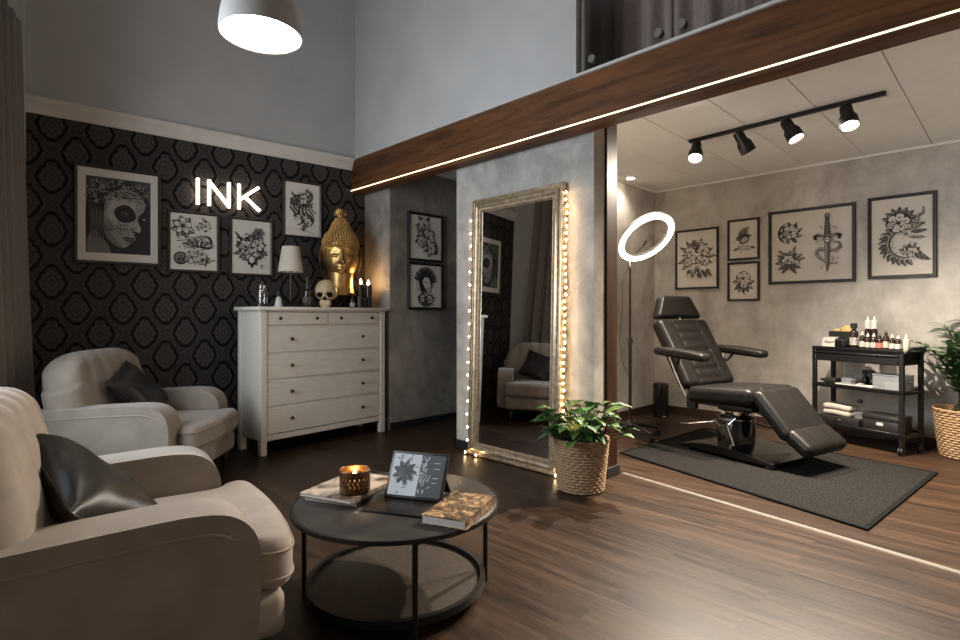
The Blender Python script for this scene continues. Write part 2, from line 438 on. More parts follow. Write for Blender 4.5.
# papered wall below, plaster above
g = G(); g.bx(-.25, 3.2, 0, .1, 0, 2.77); struct('wall_back', g, M['damask'], 'black damask papered wall', (AX, AY, 0), WROT, smooth=False)
g = G(); g.bx(-.25, 3.0, 0, .1, 2.77, HM); struct('wall_back_upper', g, M['plaster'], 'grey plaster wall above the cornice', (AX, AY, 0), WROT, smooth=False)
g = G()
cor = [(0, 2.765), (-.012, 2.765), (-.020, 2.785), (-.024, 2.80), (-.034, 2.825), (-.052, 2.85), (-.062, 2.865), (-.062, 2.885), (0, 2.885)]
g.prism(cor, -.25, 2.72, 'x')
struct('trim_1', g, M['cornice'], 'cream cornice along the top of the damask wall', (AX, AY, 0), WROT, angle=50)
g = G(); g.bx(-.2, 3.0, -.014, 0, 0, .09); struct('baseboard_back', g, M['black_skirting'], None, (AX, AY, 0), WROT, smooth=False)
# window wall, local x runs from the corner towards the camera side
LW = (-.4, -1.0); LR = math.degrees(math.atan2(LW[1], LW[0])); LL = math.hypot(2.2, 5.5)
W0, W1, WZ0, WZ1 = 1.35, 3.3, .75, 3.1
def lw(t, z=0, off=0):
    a = R(LR); return (AX + t*math.cos(a) - off*math.sin(a), AY + t*math.sin(a) + off*math.cos(a), z)
g = G()
for (a, b, c, d) in ((-.2, W0, 0, HM), (W1, LL+.1, 0, HM), (W0, W1, 0, WZ0), (W0, W1, WZ1, HM)): g.bx(a, b, -.14, 0, c, d)
struct('wall_left', g, M['plaster'], 'grey plaster window wall', (AX, AY, 0), LR, smooth=False)
g = G()
for (a, b, c, d) in ((W0, W0+.06, WZ0, WZ1), (W1-.06, W1, WZ0, WZ1), (W0, W1, WZ0, WZ0+.06), (W0, W1, WZ1-.06, WZ1), ((W0+W1)/2-.04, (W0+W1)/2+.04, WZ0, WZ1)):
    g.bx(a, b, -.11, -.05, c, d, .004, 1)
g.bx(W0-.03, W1+.03, -.05, .05, WZ0-.03, WZ0, .004, 1)
win = struct('window_1', g, M['white_plastic'], 'white framed window beside the armchairs', (AX, AY, 0), LR, smooth=False)
g = G(); g.bx(W0+.05, W1-.05, -.085, -.077, WZ0+.05, WZ1-.05); part('pane', g, M['clear'], win, smooth=False)
g = G(); g.bx(-1.82, -1.7, -1.9, .05, 0, HM); struct('wall_rear', g, M['plaster'], 'grey plaster wall behind the viewer', smooth=False)
g = G(); g.bx(-1.9, 6.6, -1.92, -1.8, 0, HM); struct('wall_front', g, M['plaster'], 'grey plaster side wall behind the viewer', smooth=False)
g = G(); g.bx(6.48, 6.6, -1.9, 3.5, 0, HC+.02); struct('wall_right', g, M['concrete'], 'warm grey concrete wall hung with prints', smooth=False)
g = G(); g.bx(3.6, 6.6, 3.34, 3.46, 0, HC+.02); struct('wall_side', g, M['concrete'], 'short concrete wall behind the ring light', smooth=False)
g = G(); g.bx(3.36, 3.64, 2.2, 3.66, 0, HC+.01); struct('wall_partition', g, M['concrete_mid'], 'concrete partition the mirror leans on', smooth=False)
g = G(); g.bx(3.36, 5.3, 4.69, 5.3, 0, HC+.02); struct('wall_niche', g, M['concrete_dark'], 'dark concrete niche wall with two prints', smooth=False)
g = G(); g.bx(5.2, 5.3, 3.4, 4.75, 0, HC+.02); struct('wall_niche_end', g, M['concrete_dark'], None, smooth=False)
g = G(); g.bx(3.24, 3.6, 2.27, 5.2, 2.83, HM); struct('wall_upper', g, M['plaster'], 'grey plaster wall above the wooden beam', smooth=False)
g = G(); g.bx(3.24, 3.6, -1.85, 2.27, 4.9, HM); struct('wall_upper_header', g, M['plaster'], None, smooth=False)
g = G(); g.bx(3.6, 6.6, -1.9, 4.75, HC+.035, 2.884); struct('floor_balcony', g, M['balcony_edge'], 'balcony floor', smooth=False)
g = G(); g.bx(4.6, 4.7, -1.9, 2.5, 2.884, HM); g.bx(3.6, 4.7, 2.4, 2.5, 2.884, HM); g.bx(3.4, 4.7, -1.9, 2.5, HM, HM+.1)
struct('wall_balcony', g, M['plaster'], None, smooth=False)
g = G(); g.bx(3.2, 3.33, -1.8, 5.175, 2.512, 2.872, .006, 1); struct('trim_2', g, M['beam'], 'dark stained wooden beam spanning the room', smooth=False)
g = G(); g.bx(3.185, 3.61, -1.8, 2.27, 2.872, 2.892, .003, 1); g.bx(3.185, 3.24, 2.27, 5.165, 2.872, 2.884, .002, 1)
struct('trim_3', g, M['balcony_edge'], 'pale ledge on top of the wooden beam', smooth=False)
g = G(); g.bx(3.50, 3.645, 2.18, 2.2, 0, HC, .004, 1); struct('trim_4', g, M['post'], 'dark wooden post at the end of the partition', smooth=False)
g = G(); g.bx(3.48, 3.66, 2.165, 2.2, 0, .075, .004, 1); struct('trim_5', g, M['black_skirting'], 'black plinth block at the foot of the post', smooth=False)
g = G()
a, b = Vector((3.70, 2.16, 0)), Vector((3.10, -1.47, 0)); d = (b-a).normalized(); nn = Vector((-d.y, d.x, 0))*.016
g.add([a+nn, a-nn, b-nn, b+nn] + [p+Vector((0, 0, .005)) for p in (a+nn*.6, a-nn*.6, b-nn*.6, b+nn*.6)], [(0, 1, 2, 3), (4, 5, 6, 7), (0, 1, 5, 4), (1, 2, 6, 5), (2, 3, 7, 6), (3, 0, 4, 7)])
struct('trim_6', g, M['strip'], 'metal threshold strip across the floor', smooth=False)
g = G(); g.bx(6.462, 6.48, -1.8, 3.34, 0, .075); struct('baseboard_right', g, M['skirting'], None, smooth=False)
g = G(); g.bx(3.64, 6.48, 3.322, 3.34, 0, .075); struct('baseboard_side', g, M['skirting'], None, smooth=False)
g = G(); g.bx(3.36, 5.2, 4.674, 4.69, 0, .075); struct('baseboard_niche', g, M['black_skirting'], None, smooth=False)
g = G(); g.bx(3.345, 3.36, 2.2, 3.675, 0, .075); g.bx(3.345, 3.64, 3.66, 3.675, 0, .075); struct('baseboard_partition', g, M['black_skirting'], None, smooth=False)
g = G(); g.bx(6.455, 6.48, -1.8, 3.34, HC-.022, HC, .004, 1); g.bx(3.66, 6.48, 3.318, 3.34, HC-.022, HC, .004, 1)
struct('trim_7', g, M['ceiling'], 'slim pale cove at the ceiling edge', smooth=False)

# LED strip on the beam
g = G(); g.bx(3.188, 3.2, -1.75, 5.16, 2.536, 2.5455)
led = thing('led_strip', 'glowing warm LED strip along the lower edge of the wooden beam', 'light strip')
part('diffuser', g, M['led'], led, smooth=False)
g = G(); g.bx(3.186, 3.2, -1.75, 5.16, 2.5455, 2.550); g.bx(3.186, 3.2, -1.75, 5.16, 2.531, 2.536); part('channel', g, M['strip'], led, smooth=False)

# balcony: glass balustrade and dark curtain
bal = thing('glass_balustrade', 'smoked glass balcony balustrade with steel posts above the beam', 'railing', (3.3, 0, 2.892))
for (y0, y1) in ((1.62, 2.22), (.98, 1.565), (.1, .92), (-1.7, .04)):
    g = G(); g.bx(-.006, .006, y0, y1, .035, 1.0); p = part('glass_panel', g, M['tint'], bal, smooth=False)
    for y in (y0+.05, y1-.05):
        g = G(); g.cyl((-.02, y, .12), (.02, y, .12), .028, n=20); part('clamp', g, M['strip'], p)
for y in (2.245, 1.592, .95, .07):
    g = G(); g.cyl((0, y, 0), (0, y, 1.05), .02, n=14); g.cyl((0, y, 0), (0, y, .012), .04, n=18); part('post', g, M['strip'], bal)
g = G(); g.bx(-.012, .012, -1.72, 2.23, .015, .035); part('bottom_rail', g, M['blackmetal'], bal, smooth=False)
g = G(); g.cyl((0, -1.72, 1.06), (0, 2.26, 1.06), .022, n=14); part('handrail', g, M['strip'], bal)
g = G(); g.bx(3.42, 3.5, 2.18, 2.27, 2.892, 4.9); struct('trim_8', g, M['blackmetal'], 'black frame at the side of the balcony opening', smooth=False)
def drape(path, z0, z1, amp, waves, flare=1.0, n=160, seed=1, nz=9):
    rnd = random.Random(seed); ph = [rnd.uniform(0, 6) for _ in range(4)]
    L = [(Vector(b)-Vector(a)).length for a, b in zip(path, path[1:])]; T = sum(L)
    def fn(u, w):
        s = u*T; k = 0
        while k < len(L)-1 and s > L[k]: s -= L[k]; k += 1
        a, b = Vector(path[k]), Vector(path[k+1]); d = (b-a).normalized(); q = Vector((-d.y, d.x))
        p = a + d*s
        A = amp*(1-.45*w)*(1 if w < .97 else .6)
        o = A*(math.sin(u*waves*2*PI + ph[0] + .5*math.sin(w*3+ph[1])) + .35*math.sin(u*waves*4.3*PI + ph[2]))
        o += (1-w)**2*.07*flare
        p = p + q*o + d*(-(1-w)**1.2*.20*flare*(1-u))
        return (p.x, p.y, z0 + (z1-z0)*w)
    return G().surf(fn, n, nz)
g = drape([(3.75, 2.3), (3.75, -1.6)], 2.9, 4.85, .05, 17, 0, 300, 4)
o = solo('balcony_curtain', g, M['curtain_dark'], 'dark pleated curtain behind the balcony glass', 'curtain', angle=80); md = o.modifiers.new('thick', 'SOLIDIFY'); md.thickness = .004
# window curtain
p0, p1 = lw(.36, 0, .07), lw(1.35, 0, .12)
cur = thing('window_curtain', 'floor-length taupe curtain beside the window at the left edge', 'curtain')
g = drape([p0[:2], p1[:2]], .015, 3.30, .035, 6.5, .9, 200, 7)
o = part('drape', g, M['curtain'], cur, angle=80); md = o.modifiers.new('thick', 'SOLIDIFY'); md.thickness = .005
g = G(); q0, q1 = lw(.42, 3.27, .03), lw(3.6, 3.27, .03); g.cyl(q0, q1, .014, n=12); part('rod', g, M['blackmetal'], cur)
for t in (.6, 1.9, 3.5):
    g = G(); g.cyl(lw(t, 3.27, 0.002), lw(t, 3.27, .03), .008, n=10); part('bracket', g, M['blackmetal'], cur)

# ------------------------------------------------------------------ ink drawings on flat prints
class Art:
    """flat shapes in a w x h sheet centred on 0; every new layer lies a hair in front of the last"""
    def __init__(s, w, h, seed=1, bg=0, fringe=0):
        s.g = G(); s.k = 0; s.w = w; s.h = h; s.r = random.Random(seed)
        s.poly([(-w/2, -h/2), (w/2, -h/2), (w/2, h/2), (-w/2, h/2)], bg)
        if fringe:
            s.swirls(0, -.01*h, .27*w, .27*h, fringe, .13*w, .010*w, 2); s.swirls(0, -.01*h, .29*w, .29*h, fringe, .15*w, .011*w, 1); s.dots(0, -.01*h, .34*w, .34*h, fringe, .006*w)
    def poly(s, pts, mi=1, up=True):
        if up: s.k += 1
        y = -s.k*.000035
        s.g.add([(p[0], y, p[1]) for p in pts], [tuple(range(len(pts)))], mi)
    def stroke(s, pts, w, mi=1, taper=True, up=True):
        if up: s.k += 1
        n = len(pts); y = -s.k*.000035; v = []
        for i, p in enumerate(pts):
            a, b = pts[max(i-1, 0)], pts[min(i+1, n-1)]
            dx, dz = b[0]-a[0], b[1]-a[1]; L = math.hypot(dx, dz) or 1
            t = i/(n-1); k = w*.5*((math.sin(PI*min(max(t, .04), .96))**.6) if taper else 1)
            v += [(p[0]-dz/L*k, y, p[1]+dx/L*k), (p[0]+dz/L*k, y, p[1]-dx/L*k)]
        s.g.add(v, [(2*i, 2*i+1, 2*i+3, 2*i+2) for i in range(n-1)], mi)
    def ell(s, x, z, a, b, mi=1, rot=0, n=18, wob=0):
        c, q = math.cos(rot), math.sin(rot); P = []
        for i in range(n):
            t = 2*PI*i/n; k = 1 + wob*math.sin(5*t+x*90)
            u, w = a*k*math.cos(t), b*k*math.sin(t); P.append((x+u*c-w*q, z+u*q+w*c))
        s.poly(P, mi)
    def arc(s, x, z, r, a0, a1, w, mi=1, k=1.0, n=12):
        s.stroke([(x+r*math.cos(a0+(a1-a0)*i/n), z+r*k*math.sin(a0+(a1-a0)*i/n)) for i in range(n+1)], w, mi)
    def curl(s, x, z, L, ang, turn, w, mi=1, n=16):
        P = [(x, z)]; a = ang
        for i in range(n):
            a += turn*(.3+1.5*i/n)/n; st = L/n*(1-.45*i/n)
            P.append((P[-1][0]+st*math.cos(a), P[-1][1]+st*math.sin(a)))
        s.stroke(P, w, mi); return P[-1]
    def leaf(s, x, z, ang, L, W, fill=2):
        c, q = math.cos(ang), math.sin(ang)
        def T(u, v): return (x+u*c-v*q, z+u*q+v*c)
        n = 9; up = [T(L*i/n, W*math.sin(PI*(i/n)**.8)*(1+.12*(i % 2))) for i in range(n+1)]; lo = [T(L*i/n, -W*math.sin(PI*(i/n)**.8)*(1+.12*(i % 2))) for i in range(n-1, 0, -1)]
        s.poly(up+lo, 1)
        up = [T(L*(.06+.86*i/n), W*.74*math.sin(PI*(i/n)**.8)) for i in range(n+1)]; mid = [T(L*(.06+.86*i/n), W*.1*math.sin(PI*i/n)) for i in range(n-1, 0, -1)]
        s.poly(up+mid, fill)
        s.k += 1
        for i in range(2, 8): s.stroke([T(L*i/n, 0), T(L*(i+.8)/n, W*.6*math.sin(PI*i/n)), T(L*(i+1.1)/n, W*.8*math.sin(PI*i/n))], L*.022, 1, up=False)
        s.k += 1
        for i in range(2, 7): s.stroke([T(L*i/n, -W*.1), T(L*(i+.8)/n, -W*.55*math.sin(PI*i/n)), T(L*(i+1.1)/n, -W*.7*math.sin(PI*i/n))], L*.018, 0, up=False)
    def rose(s, x, z, r, rot=0.0, sq=1.0):
        s.ell(x, z, r*1.02, r*1.02*sq, 1, 0, 22, .06)
        for ring, (rr, n, pr) in enumerate(((.66, 6, .42), (.42, 5, .36), (.22, 4, .26))):
            for i in range(n):
                a = rot+ring*.5+2*PI*i/n; px, pz = x+r*rr*math.cos(a), z+r*rr*math.sin(a)*sq
                s.ell(px, pz, r*pr*.75, r*pr*sq, 1, a, 14, .05)
                s.ell(px+r*.05*math.cos(a), pz+r*.05*math.sin(a)*sq, r*pr*.58, r*pr*.80*sq, (0, 0, 4, 3)[(i+ring) % 4], a, 14, .05)
                for t in (-.35, 0, .35):
                    s.stroke([(px-r*pr*.5*math.cos(a+t), pz-r*pr*.5*math.sin(a+t)*sq), (px, pz), (px+r*pr*.25*math.cos(a+t*1.6), pz+r*pr*.25*math.sin(a+t*1.6)*sq)], r*.045, 1, up=(t < -.3))
        for i in range(3): s.arc(x, z, r*(.07+.06*i), i*2.0, i*2.0+3.6, r*.05)
    def bloom(s, x, z, r, n=5, fill=0, rot=0):
        for i in range(n):
            a = rot+2*PI*i/n; px, pz = x+r*.58*math.cos(a), z+r*.58*math.sin(a)
            s.ell(px, pz, r*.48, r*.36, 1, a); s.ell(px+r*.03*math.cos(a), pz+r*.03*math.sin(a), r*.40, r*.28, fill, a)
            for t in (-.22, 0, .22): s.stroke([(x+r*.15*math.cos(a+t), z+r*.15*math.sin(a+t)), (x+r*.4*math.cos(a+t), z+r*.4*math.sin(a+t)), (x+r*.7*math.cos(a+t), z+r*.7*math.sin(a+t))], r*.05, 1, up=(t < -.2))
        s.ell(x, z, r*.2, r*.2, 1)
    def dots(s, x, z, rx, rz, n, size, mi=1):
        s.k += 1
        for _ in range(n):
            a = s.r.uniform(0, 2*PI); k = math.sqrt(s.r.random()); d = size*s.r.uniform(.5, 1.3)
            px, pz = x+rx*k*math.cos(a), z+rz*k*math.sin(a)
            s.poly([(px+d*math.cos(t), pz+d*math.sin(t)) for t in (0, 1.2, 2.5, 3.8, 5)], mi, False)
    def swirls(s, x, z, rx, rz, n, L, w, mi=1):
        for i in range(n):
            a = s.r.uniform(0, 2*PI); k = math.sqrt(s.r.random())
            s.curl(x+rx*k*math.cos(a), z+rz*k*math.sin(a), L*s.r.uniform(.6, 1.3), s.r.uniform(0, 6.3), s.r.choice((-1, 1))*s.r.uniform(2.5, 5.5), w*s.r.uniform(.7, 1.3), mi)
    def snake(s, pts, w):
        s.stroke(pts, w, 1); s.stroke(pts, w*.70, 4); s.stroke([(p[0]+w*.12, p[1]-w*.1) for p in pts], w*.30, 2)
        s.k += 1
        for i in range(1, len(pts)-1):
            a, b = pts[i-1], pts[i+1]; dx, dz = b[0]-a[0], b[1]-a[1]; L = math.hypot(dx, dz) or 1
            nx, nz = -dz/L*w*.36, dx/L*w*.36; s.stroke([(pts[i][0]+nx, pts[i][1]+nz), pts[i], (pts[i][0]-nx, pts[i][1]-nz)], w*.12, 1, up=False)
ART = [M['paper'], M['ink'], M['grey_m'], M['grey_l'], M['paper'], M['grey_d'], M['grey_p']]
def a_bouquet(w, h, seed):
    a = Art(w, h, seed, 0, 26); r = a.r; s = w/.40
    for i in range(11): t = PI*i/10*1.35-.4; a.leaf(math.cos(t)*.05*s, .02*s+math.sin(t)*.05*s, t, r.uniform(.11, .16)*s, .024*s, r.choice((0, 2, 3)))
    for i in range(9): a.curl(r.uniform(-.05, .05)*s, -.08*s, r.uniform(.12, .2)*s, -PI/2+r.uniform(-1.1, 1.1), r.uniform(-2, 2), .006*s)
    a.rose(-.065*s, .07*s, .055*s, .3); a.rose(.07*s, .08*s, .058*s, 1); a.rose(0, .01*s, .062*s, 2); a.rose(-.085*s, -.03*s, .042*s); a.rose(.085*s, -.025*s, .045*s, .6)
    a.bloom(-.02*s, .15*s, .04*s, 6, 2); a.bloom(.06*s, .155*s, .03*s, 5, 0)
    for i in range(12): t = r.uniform(-.13, .13)*s; a.leaf(t, -.10*s-r.random()*.05*s, -PI/2+t*6, .055*s, .012*s, 2)
    a.dots(0, -.12*s, .13*s, .06*s, 26, .003*s); return a
def a_single(w, h, seed, tall=1.0):
    a = Art(w, h, seed, 0, 8); s = w/.27
    for t in (-2.5, -2.0, -1.57, -1.1, -.6, .2, 2.9): a.leaf(.01*s*math.cos(t), -.02*s, t, .105*s, .023*s, a.r.choice((0, 2)))
    a.rose(0, .03*s, .068*s, .4, 1.05); a.rose(.005*s, -.035*s, .035*s, 1.2)
    a.curl(0, -.06*s, .11*s, -1.6, 1.2, .008*s); a.dots(0, -.06*s, .06*s, .06*s, 14, .0025*s); return a
def a_bird(w, h, seed):
    a = Art(w, h, seed, 0, 8); s = w/.27
    for i in range(7): a.leaf(-.01*s, .0, 1.1+i*.17, (.15-.012*i)*s, .016*s, (0, 2, 3)[i % 3])
    for i in range(5): a.leaf(.0, -.0, 2.5+i*.16, .075*s, .014*s, 2)
    a.ell(.01*s, -.005*s, .052*s, .038*s, 1, .6); a.ell(.012*s, -.003*s, .040*s, .026*s, 3, .6); a.ell(.045*s, .032*s, .02*s, .018*s, 1); a.poly([(.06*s, .04*s), (.095*s, .034*s), (.06*s, .028*s)], 1)
    a.rose(-.02*s, -.085*s, .034*s); a.rose(.045*s, -.09*s, .028*s, 1); a.leaf(.07*s, -.08*s, -.3, .05*s, .012*s); a.leaf(-.05*s, -.09*s, 3.5, .05*s, .012*s)
    a.dots(.05*s, .0, .06*s, .08*s, 14, .0025*s); return a
def a_dagger(w, h, seed):
    a = Art(w, h, seed); s = h/.75
    # left: two florals
    for i in range(9): t = 2*PI*i/9; a.leaf(-.19*s+.05*s*math.cos(t), .15*s+.05*s*math.sin(t), t+.6, .085*s, .02*s, a.r.choice((0, 2, 3)))
    a.rose(-.19*s, .16*s, .078*s, .2); a.arc(-.19*s, .15*s, .115*s, 1.9, 4.4, .020*s); a.swirls(-.18*s, .15*s, .1*s, .1*s, 10, .06*s, .006*s)
    for i in range(10): t = .2+i*.34; a.leaf(-.2*s, -.16*s, t, a.r.uniform(.10, .19)*s, .024*s, a.r.choice((0, 2, 3)))
    a.rose(-.21*s, -.15*s, .062*s, 1); a.rose(-.14*s, -.19*s, .045*s); a.rose(-.25*s, -.22*s, .04*s, 2)
    for t in (-.4, -1.0, -2.2, 3.6): a.leaf(-.2*s, -.19*s, t, .13*s, .02*s, 2)
    # right: dagger with snake
    x = .16*s
    a.swirls(x, -.02*s, .13*s, .22*s, 34, .07*s, .006*s, 2)
    a.dots(x, 0, .14*s, .25*s, 30, .003*s)
    a.snake(spline([(x+.09*s, -.20*s), (x+.02*s, -.20*s), (x-.06*s, -.15*s), (x-.10*s, -.09*s), (x-.06*s, -.05*s), (x+.03*s, -.07*s), (x+.10*s, -.05*s), (x+.11*s, .0), (x+.06*s, .02*s)]), .036*s)
    a.poly([(x-.026*s, .06*s), (x+.026*s, .06*s), (x+.02*s, -.20*s), (x, -.30*s), (x-.02*s, -.20*s)], 1)
    a.poly([(x-.018*s, .05*s), (x-.003*s, .05*s), (x-.003*s, -.27*s), (x-.014*s, -.20*s)], 3); a.poly([(x+.004*s, .05*s), (x+.018*s, .05*s), (x+.014*s, -.20*s), (x+.003*s, -.27*s)], 2)
    a.poly([(x-.03*s, .10*s), (x+.03*s, .10*s), (x+.018*s, .27*s), (x-.018*s, .27*s)], 1)
    for i in range(7): a.stroke([(x-.022*s, .115*s+i*.021*s), (x, .125*s+i*.021*s), (x+.022*s, .115*s+i*.021*s)], .007*s, 3)
    a.ell(x, .295*s, .024*s, .03*s, 1); a.ell(x, .298*s, .011*s, .015*s, 3)
    a.stroke(spline([(x-.10*s, .05*s), (x-.115*s, .085*s), (x-.07*s, .09*s), (x, .075*s), (x+.07*s, .09*s), (x+.115*s, .085*s), (x+.10*s, .05*s)]), .03*s, 1, False)
    a.stroke(spline([(x-.10*s, .06*s), (x-.07*s, .088*s), (x, .076*s), (x+.07*s, .088*s), (x+.10*s, .06*s)]), .010*s, 3)
    a.ell(x, .045*s, .034*s, .04*s, 1); a.ell(x, .045*s, .024*s, .028*s, 4)
    a.ell(x-.009*s, .05*s, .006*s, .008*s, 1); a.ell(x+.009*s, .05*s, .006*s, .008*s, 1)
    return a
def a_crescent(w, h, seed):
    a = Art(w, h, seed, 0, 26); s = w/.44
    for i in range(15):
        t = 1.5+i*.235; a.leaf(.03*s+.135*s*math.cos(t), -.07*s+.135*s*math.sin(t), t+.5, .075*s, .019*s, a.r.choice((0, 2, 3)))
    a.arc(.03*s, -.07*s, .125*s, 1.6, 5.0, .03*s); a.arc(.03*s, -.07*s, .128*s, 1.7, 4.8, .010*s, 3)
    for i in range(8): t = -.1+i*.42; a.leaf(-.01*s, .13*s, t, .14*s, .030*s, a.r.choice((0, 2, 3)))
    a.rose(-.02*s, .12*s, .088*s, .3); a.rose(.04*s, .06*s, .05*s, 1)
    a.snake(spline([(.06*s, .10*s), (.11*s, .11*s), (.12*s, .17*s), (.15*s, .19*s), (.155*s, .25*s)]), .028*s)
    a.snake(spline([(.05*s, .06*s), (.10*s, .07*s), (.14*s, .10*s), (.165*s, .10*s)]), .03*s)
    a.leaf(.07*s, .03*s, .1, .12*s, .016*s); a.leaf(.05*s, -.01*s, -.1, .13*s, .012*s, 0)
    for i in range(6): a.leaf(.06*s, -.16*s, 2.6-i*.5, .09*s, .024*s, a.r.choice((0, 2)))
    a.rose(.08*s, -.15*s, .045*s); a.leaf(.09*s, -.16*s, -.5, .13*s, .024*s)
    a.dots(0, 0, .16*s, .24*s, 30, .003*s); return a
def a_branch(w, h, seed):
    a = Art(w, h, seed, 0, 26); s = w/.36
    a.swirls(.08*s, .15*s, .06*s, .04*s, 16, .05*s, .008*s)
    for i in range(7): a.leaf(-.08*s, .12*s, 1.0+i*.8, .10*s, .032*s, a.r.choice((0, 3)))
    a.bloom(-.085*s, .13*s, .066*s, 5, 0, .3); a.rose(.09*s, .14*s, .04*s)
    a.stroke(spline([(-.13*s, .0), (-.05*s, .02*s), (.04*s, .05*s), (.12*s, .04*s), (.125*s, -.03*s), (.06*s, -.04*s), (-.02*s, -.03*s)]), .020*s, 1)
    a.stroke(spline([(-.10*s, .006*s), (-.04*s, .026*s), (.05*s, .053*s), (.11*s, .04*s)]), .006*s, 0)
    for i in range(6): a.leaf(-.02*s+i*.02*s, -.04*s, 2.8-i*.5, .08*s, .022*s, a.r.choice((0, 3)))
    a.ell(-.10*s, -.14*s, .055*s, .055*s, 1); a.ell(-.10*s, -.14*s, .044*s, .044*s, 2); a.ell(-.115*s, -.15*s, .012*s, .014*s, 1); a.ell(-.085*s, -.15*s, .012*s, .014*s, 1); a.arc(-.10*s, -.15*s, .03*s, 3.6, 5.8, .007*s)
    a.rose(-.02*s, -.13*s, .052*s, .4); a.rose(.06*s, -.145*s, .045*s, 1); a.rose(.03*s, -.075*s, .036*s, 1)
    a.swirls(.10*s, -.16*s, .05*s, .03*s, 14, .05*s, .008*s); a.swirls(0, -.1*s, .13*s, .08*s, 20, .05*s, .006*s); return a
def a_plume(w, h, seed):
    a = Art(w, h, seed, 0, 26); s = w/.34; r = a.r
    for i in range(9): a.curl(r.uniform(-.08, .06)*s, r.uniform(.0, .06)*s, r.uniform(.12, .19)*s, PI/2+r.uniform(-.6, .5), r.uniform(-2.5, 2.5), .020*s)
    for i in range(16): t = r.uniform(-.3, 3.5); a.leaf(.02*s*math.cos(t), -.03*s, t, r.uniform(.09, .15)*s, .026*s, r.choice((0, 3, 2)))
    for i in range(9): t = -.3-i*.3; a.leaf(0, -.05*s, t, r.uniform(.08, .13)*s, .026*s, r.choice((0, 2, 3)))
    a.rose(-.05*s, .0, .06*s); a.rose(.055*s, .02*s, .055*s, 1); a.rose(0, -.06*s, .062*s, 2); a.bloom(.06*s, .13*s, .05*s, 6, 2)
    a.ell(0, -.12*s, .035*s, .045*s, 1); a.ell(0, -.115*s, .024*s, .03*s, 0); a.poly([(-.02*s, -.15*s), (.02*s, -.15*s), (0, -.195*s)], 1)
    a.swirls(0, -.01*s, .11*s, .12*s, 24, .07*s, .007*s); a.arc(.095*s, -.175*s, .014*s, 0, 5.6, .006*s); return a
def a_dragon(w, h, seed):
    a = Art(w, h, seed, 0, 26); s = w/.34; r = a.r
    for i in range(16): t = r.uniform(0, 2*PI); a.leaf(.02*s, .06*s, t, r.uniform(.08, .12)*s, .018*s, r.choice((0, 2, 3)))
    a.snake(spline([(.0, -.20*s), (.03*s, -.15*s), (.09*s, -.10*s), (.06*s, -.03*s), (-.04*s, -.02*s), (-.09*s, .04*s), (-.04*s, .11*s), (.05*s, .09*s), (.085*s, .15*s), (.03*s, .19*s)]), .062*s)
    for i in range(18): a.curl(r.uniform(-.07, .07)*s, r.uniform(-.12, .15)*s, r.uniform(.1, .16)*s, r.uniform(0, 6.3), r.uniform(-3, 3), .014*s)
    for i in range(9): a.curl(-.02*s+.012*s*i, .03*s, .12*s, -2.0+i*.12, 1.2, .010*s, (1, 0)[i % 2])
    a.rose(.01*s, .1*s, .048*s); a.rose(.05*s, -.12*s, .042*s, 1)
    a.swirls(0, 0, .10*s, .17*s, 24, .06*s, .007*s); a.stroke(spline([(-.13*s, -.185*s), (-.05*s, -.19*s), (.04*s, -.2*s), (.12*s, -.22*s)]), .004*s, 2); return a
def a_roses(w, h, seed):
    a = Art(w, h, seed, 0, 26); s = w/.43; r = a.r
    for (x, z, q) in ((-.02, .13, .075), (.03, .0, .088), (.07, -.11, .06), (-.06, -.04, .055)):
        for i in range(6): a.leaf(x*s, z*s, r.uniform(0, 6.3), q*1.7*s, .025*s, r.choice((2, 3, 0)))
        a.rose(x*s, z*s, q*s, r.random()*3)
    a.swirls(0, 0, .10*s, .18*s, 22, .07*s, .006*s, 2); a.dots(.02*s, 0, .13*s, .2*s, 30, .003*s); return a
def a_woman(w, h, seed):
    a = Art(w, h, seed, 0, 26); s = w/.44; r = a.r
    for i in range(15): t = .1+i*.2; a.leaf(.09*s*math.cos(t), .05*s+.09*s*math.sin(t), t, .075*s, .022*s, r.choice((0, 2, 5)))
    a.ell(0, .05*s, .10*s, .115*s, 1, 0, 20, .05); a.ell(.012*s, .02*s, .058*s, .082*s, 0, .15)
    a.stroke([(-.02*s, .04*s), (0, .047*s), (.02*s, .04*s)], .012*s); a.stroke([(.04*s, .04*s), (.052*s, .045*s), (.062*s, .04*s)], .010*s); a.stroke([(.03*s, .04*s), (.036*s, .005*s), (.022*s, .0)], .006*s); a.ell(.026*s, -.026*s, .015*s, .007*s, 1)
    a.poly([(-.03*s, -.05*s), (.03*s, -.05*s), (.05*s, -.12*s), (-.05*s, -.12*s)], 3)
    for i in range(12): t = PI+.1+i*.26; a.leaf(0, -.11*s, t, .12*s, .030*s, r.choice((1, 2, 0, 5)))
    for i in range(6): a.curl(-.06*s, .06*s, .2*s, -1.8+i*.12, .8, .012*s)
    a.rose(-.05*s, -.13*s, .04*s); a.rose(.05*s, -.14*s, .045*s); a.swirls(0, -.15*s, .11*s, .06*s, 14, .06*s, .007*s); return a
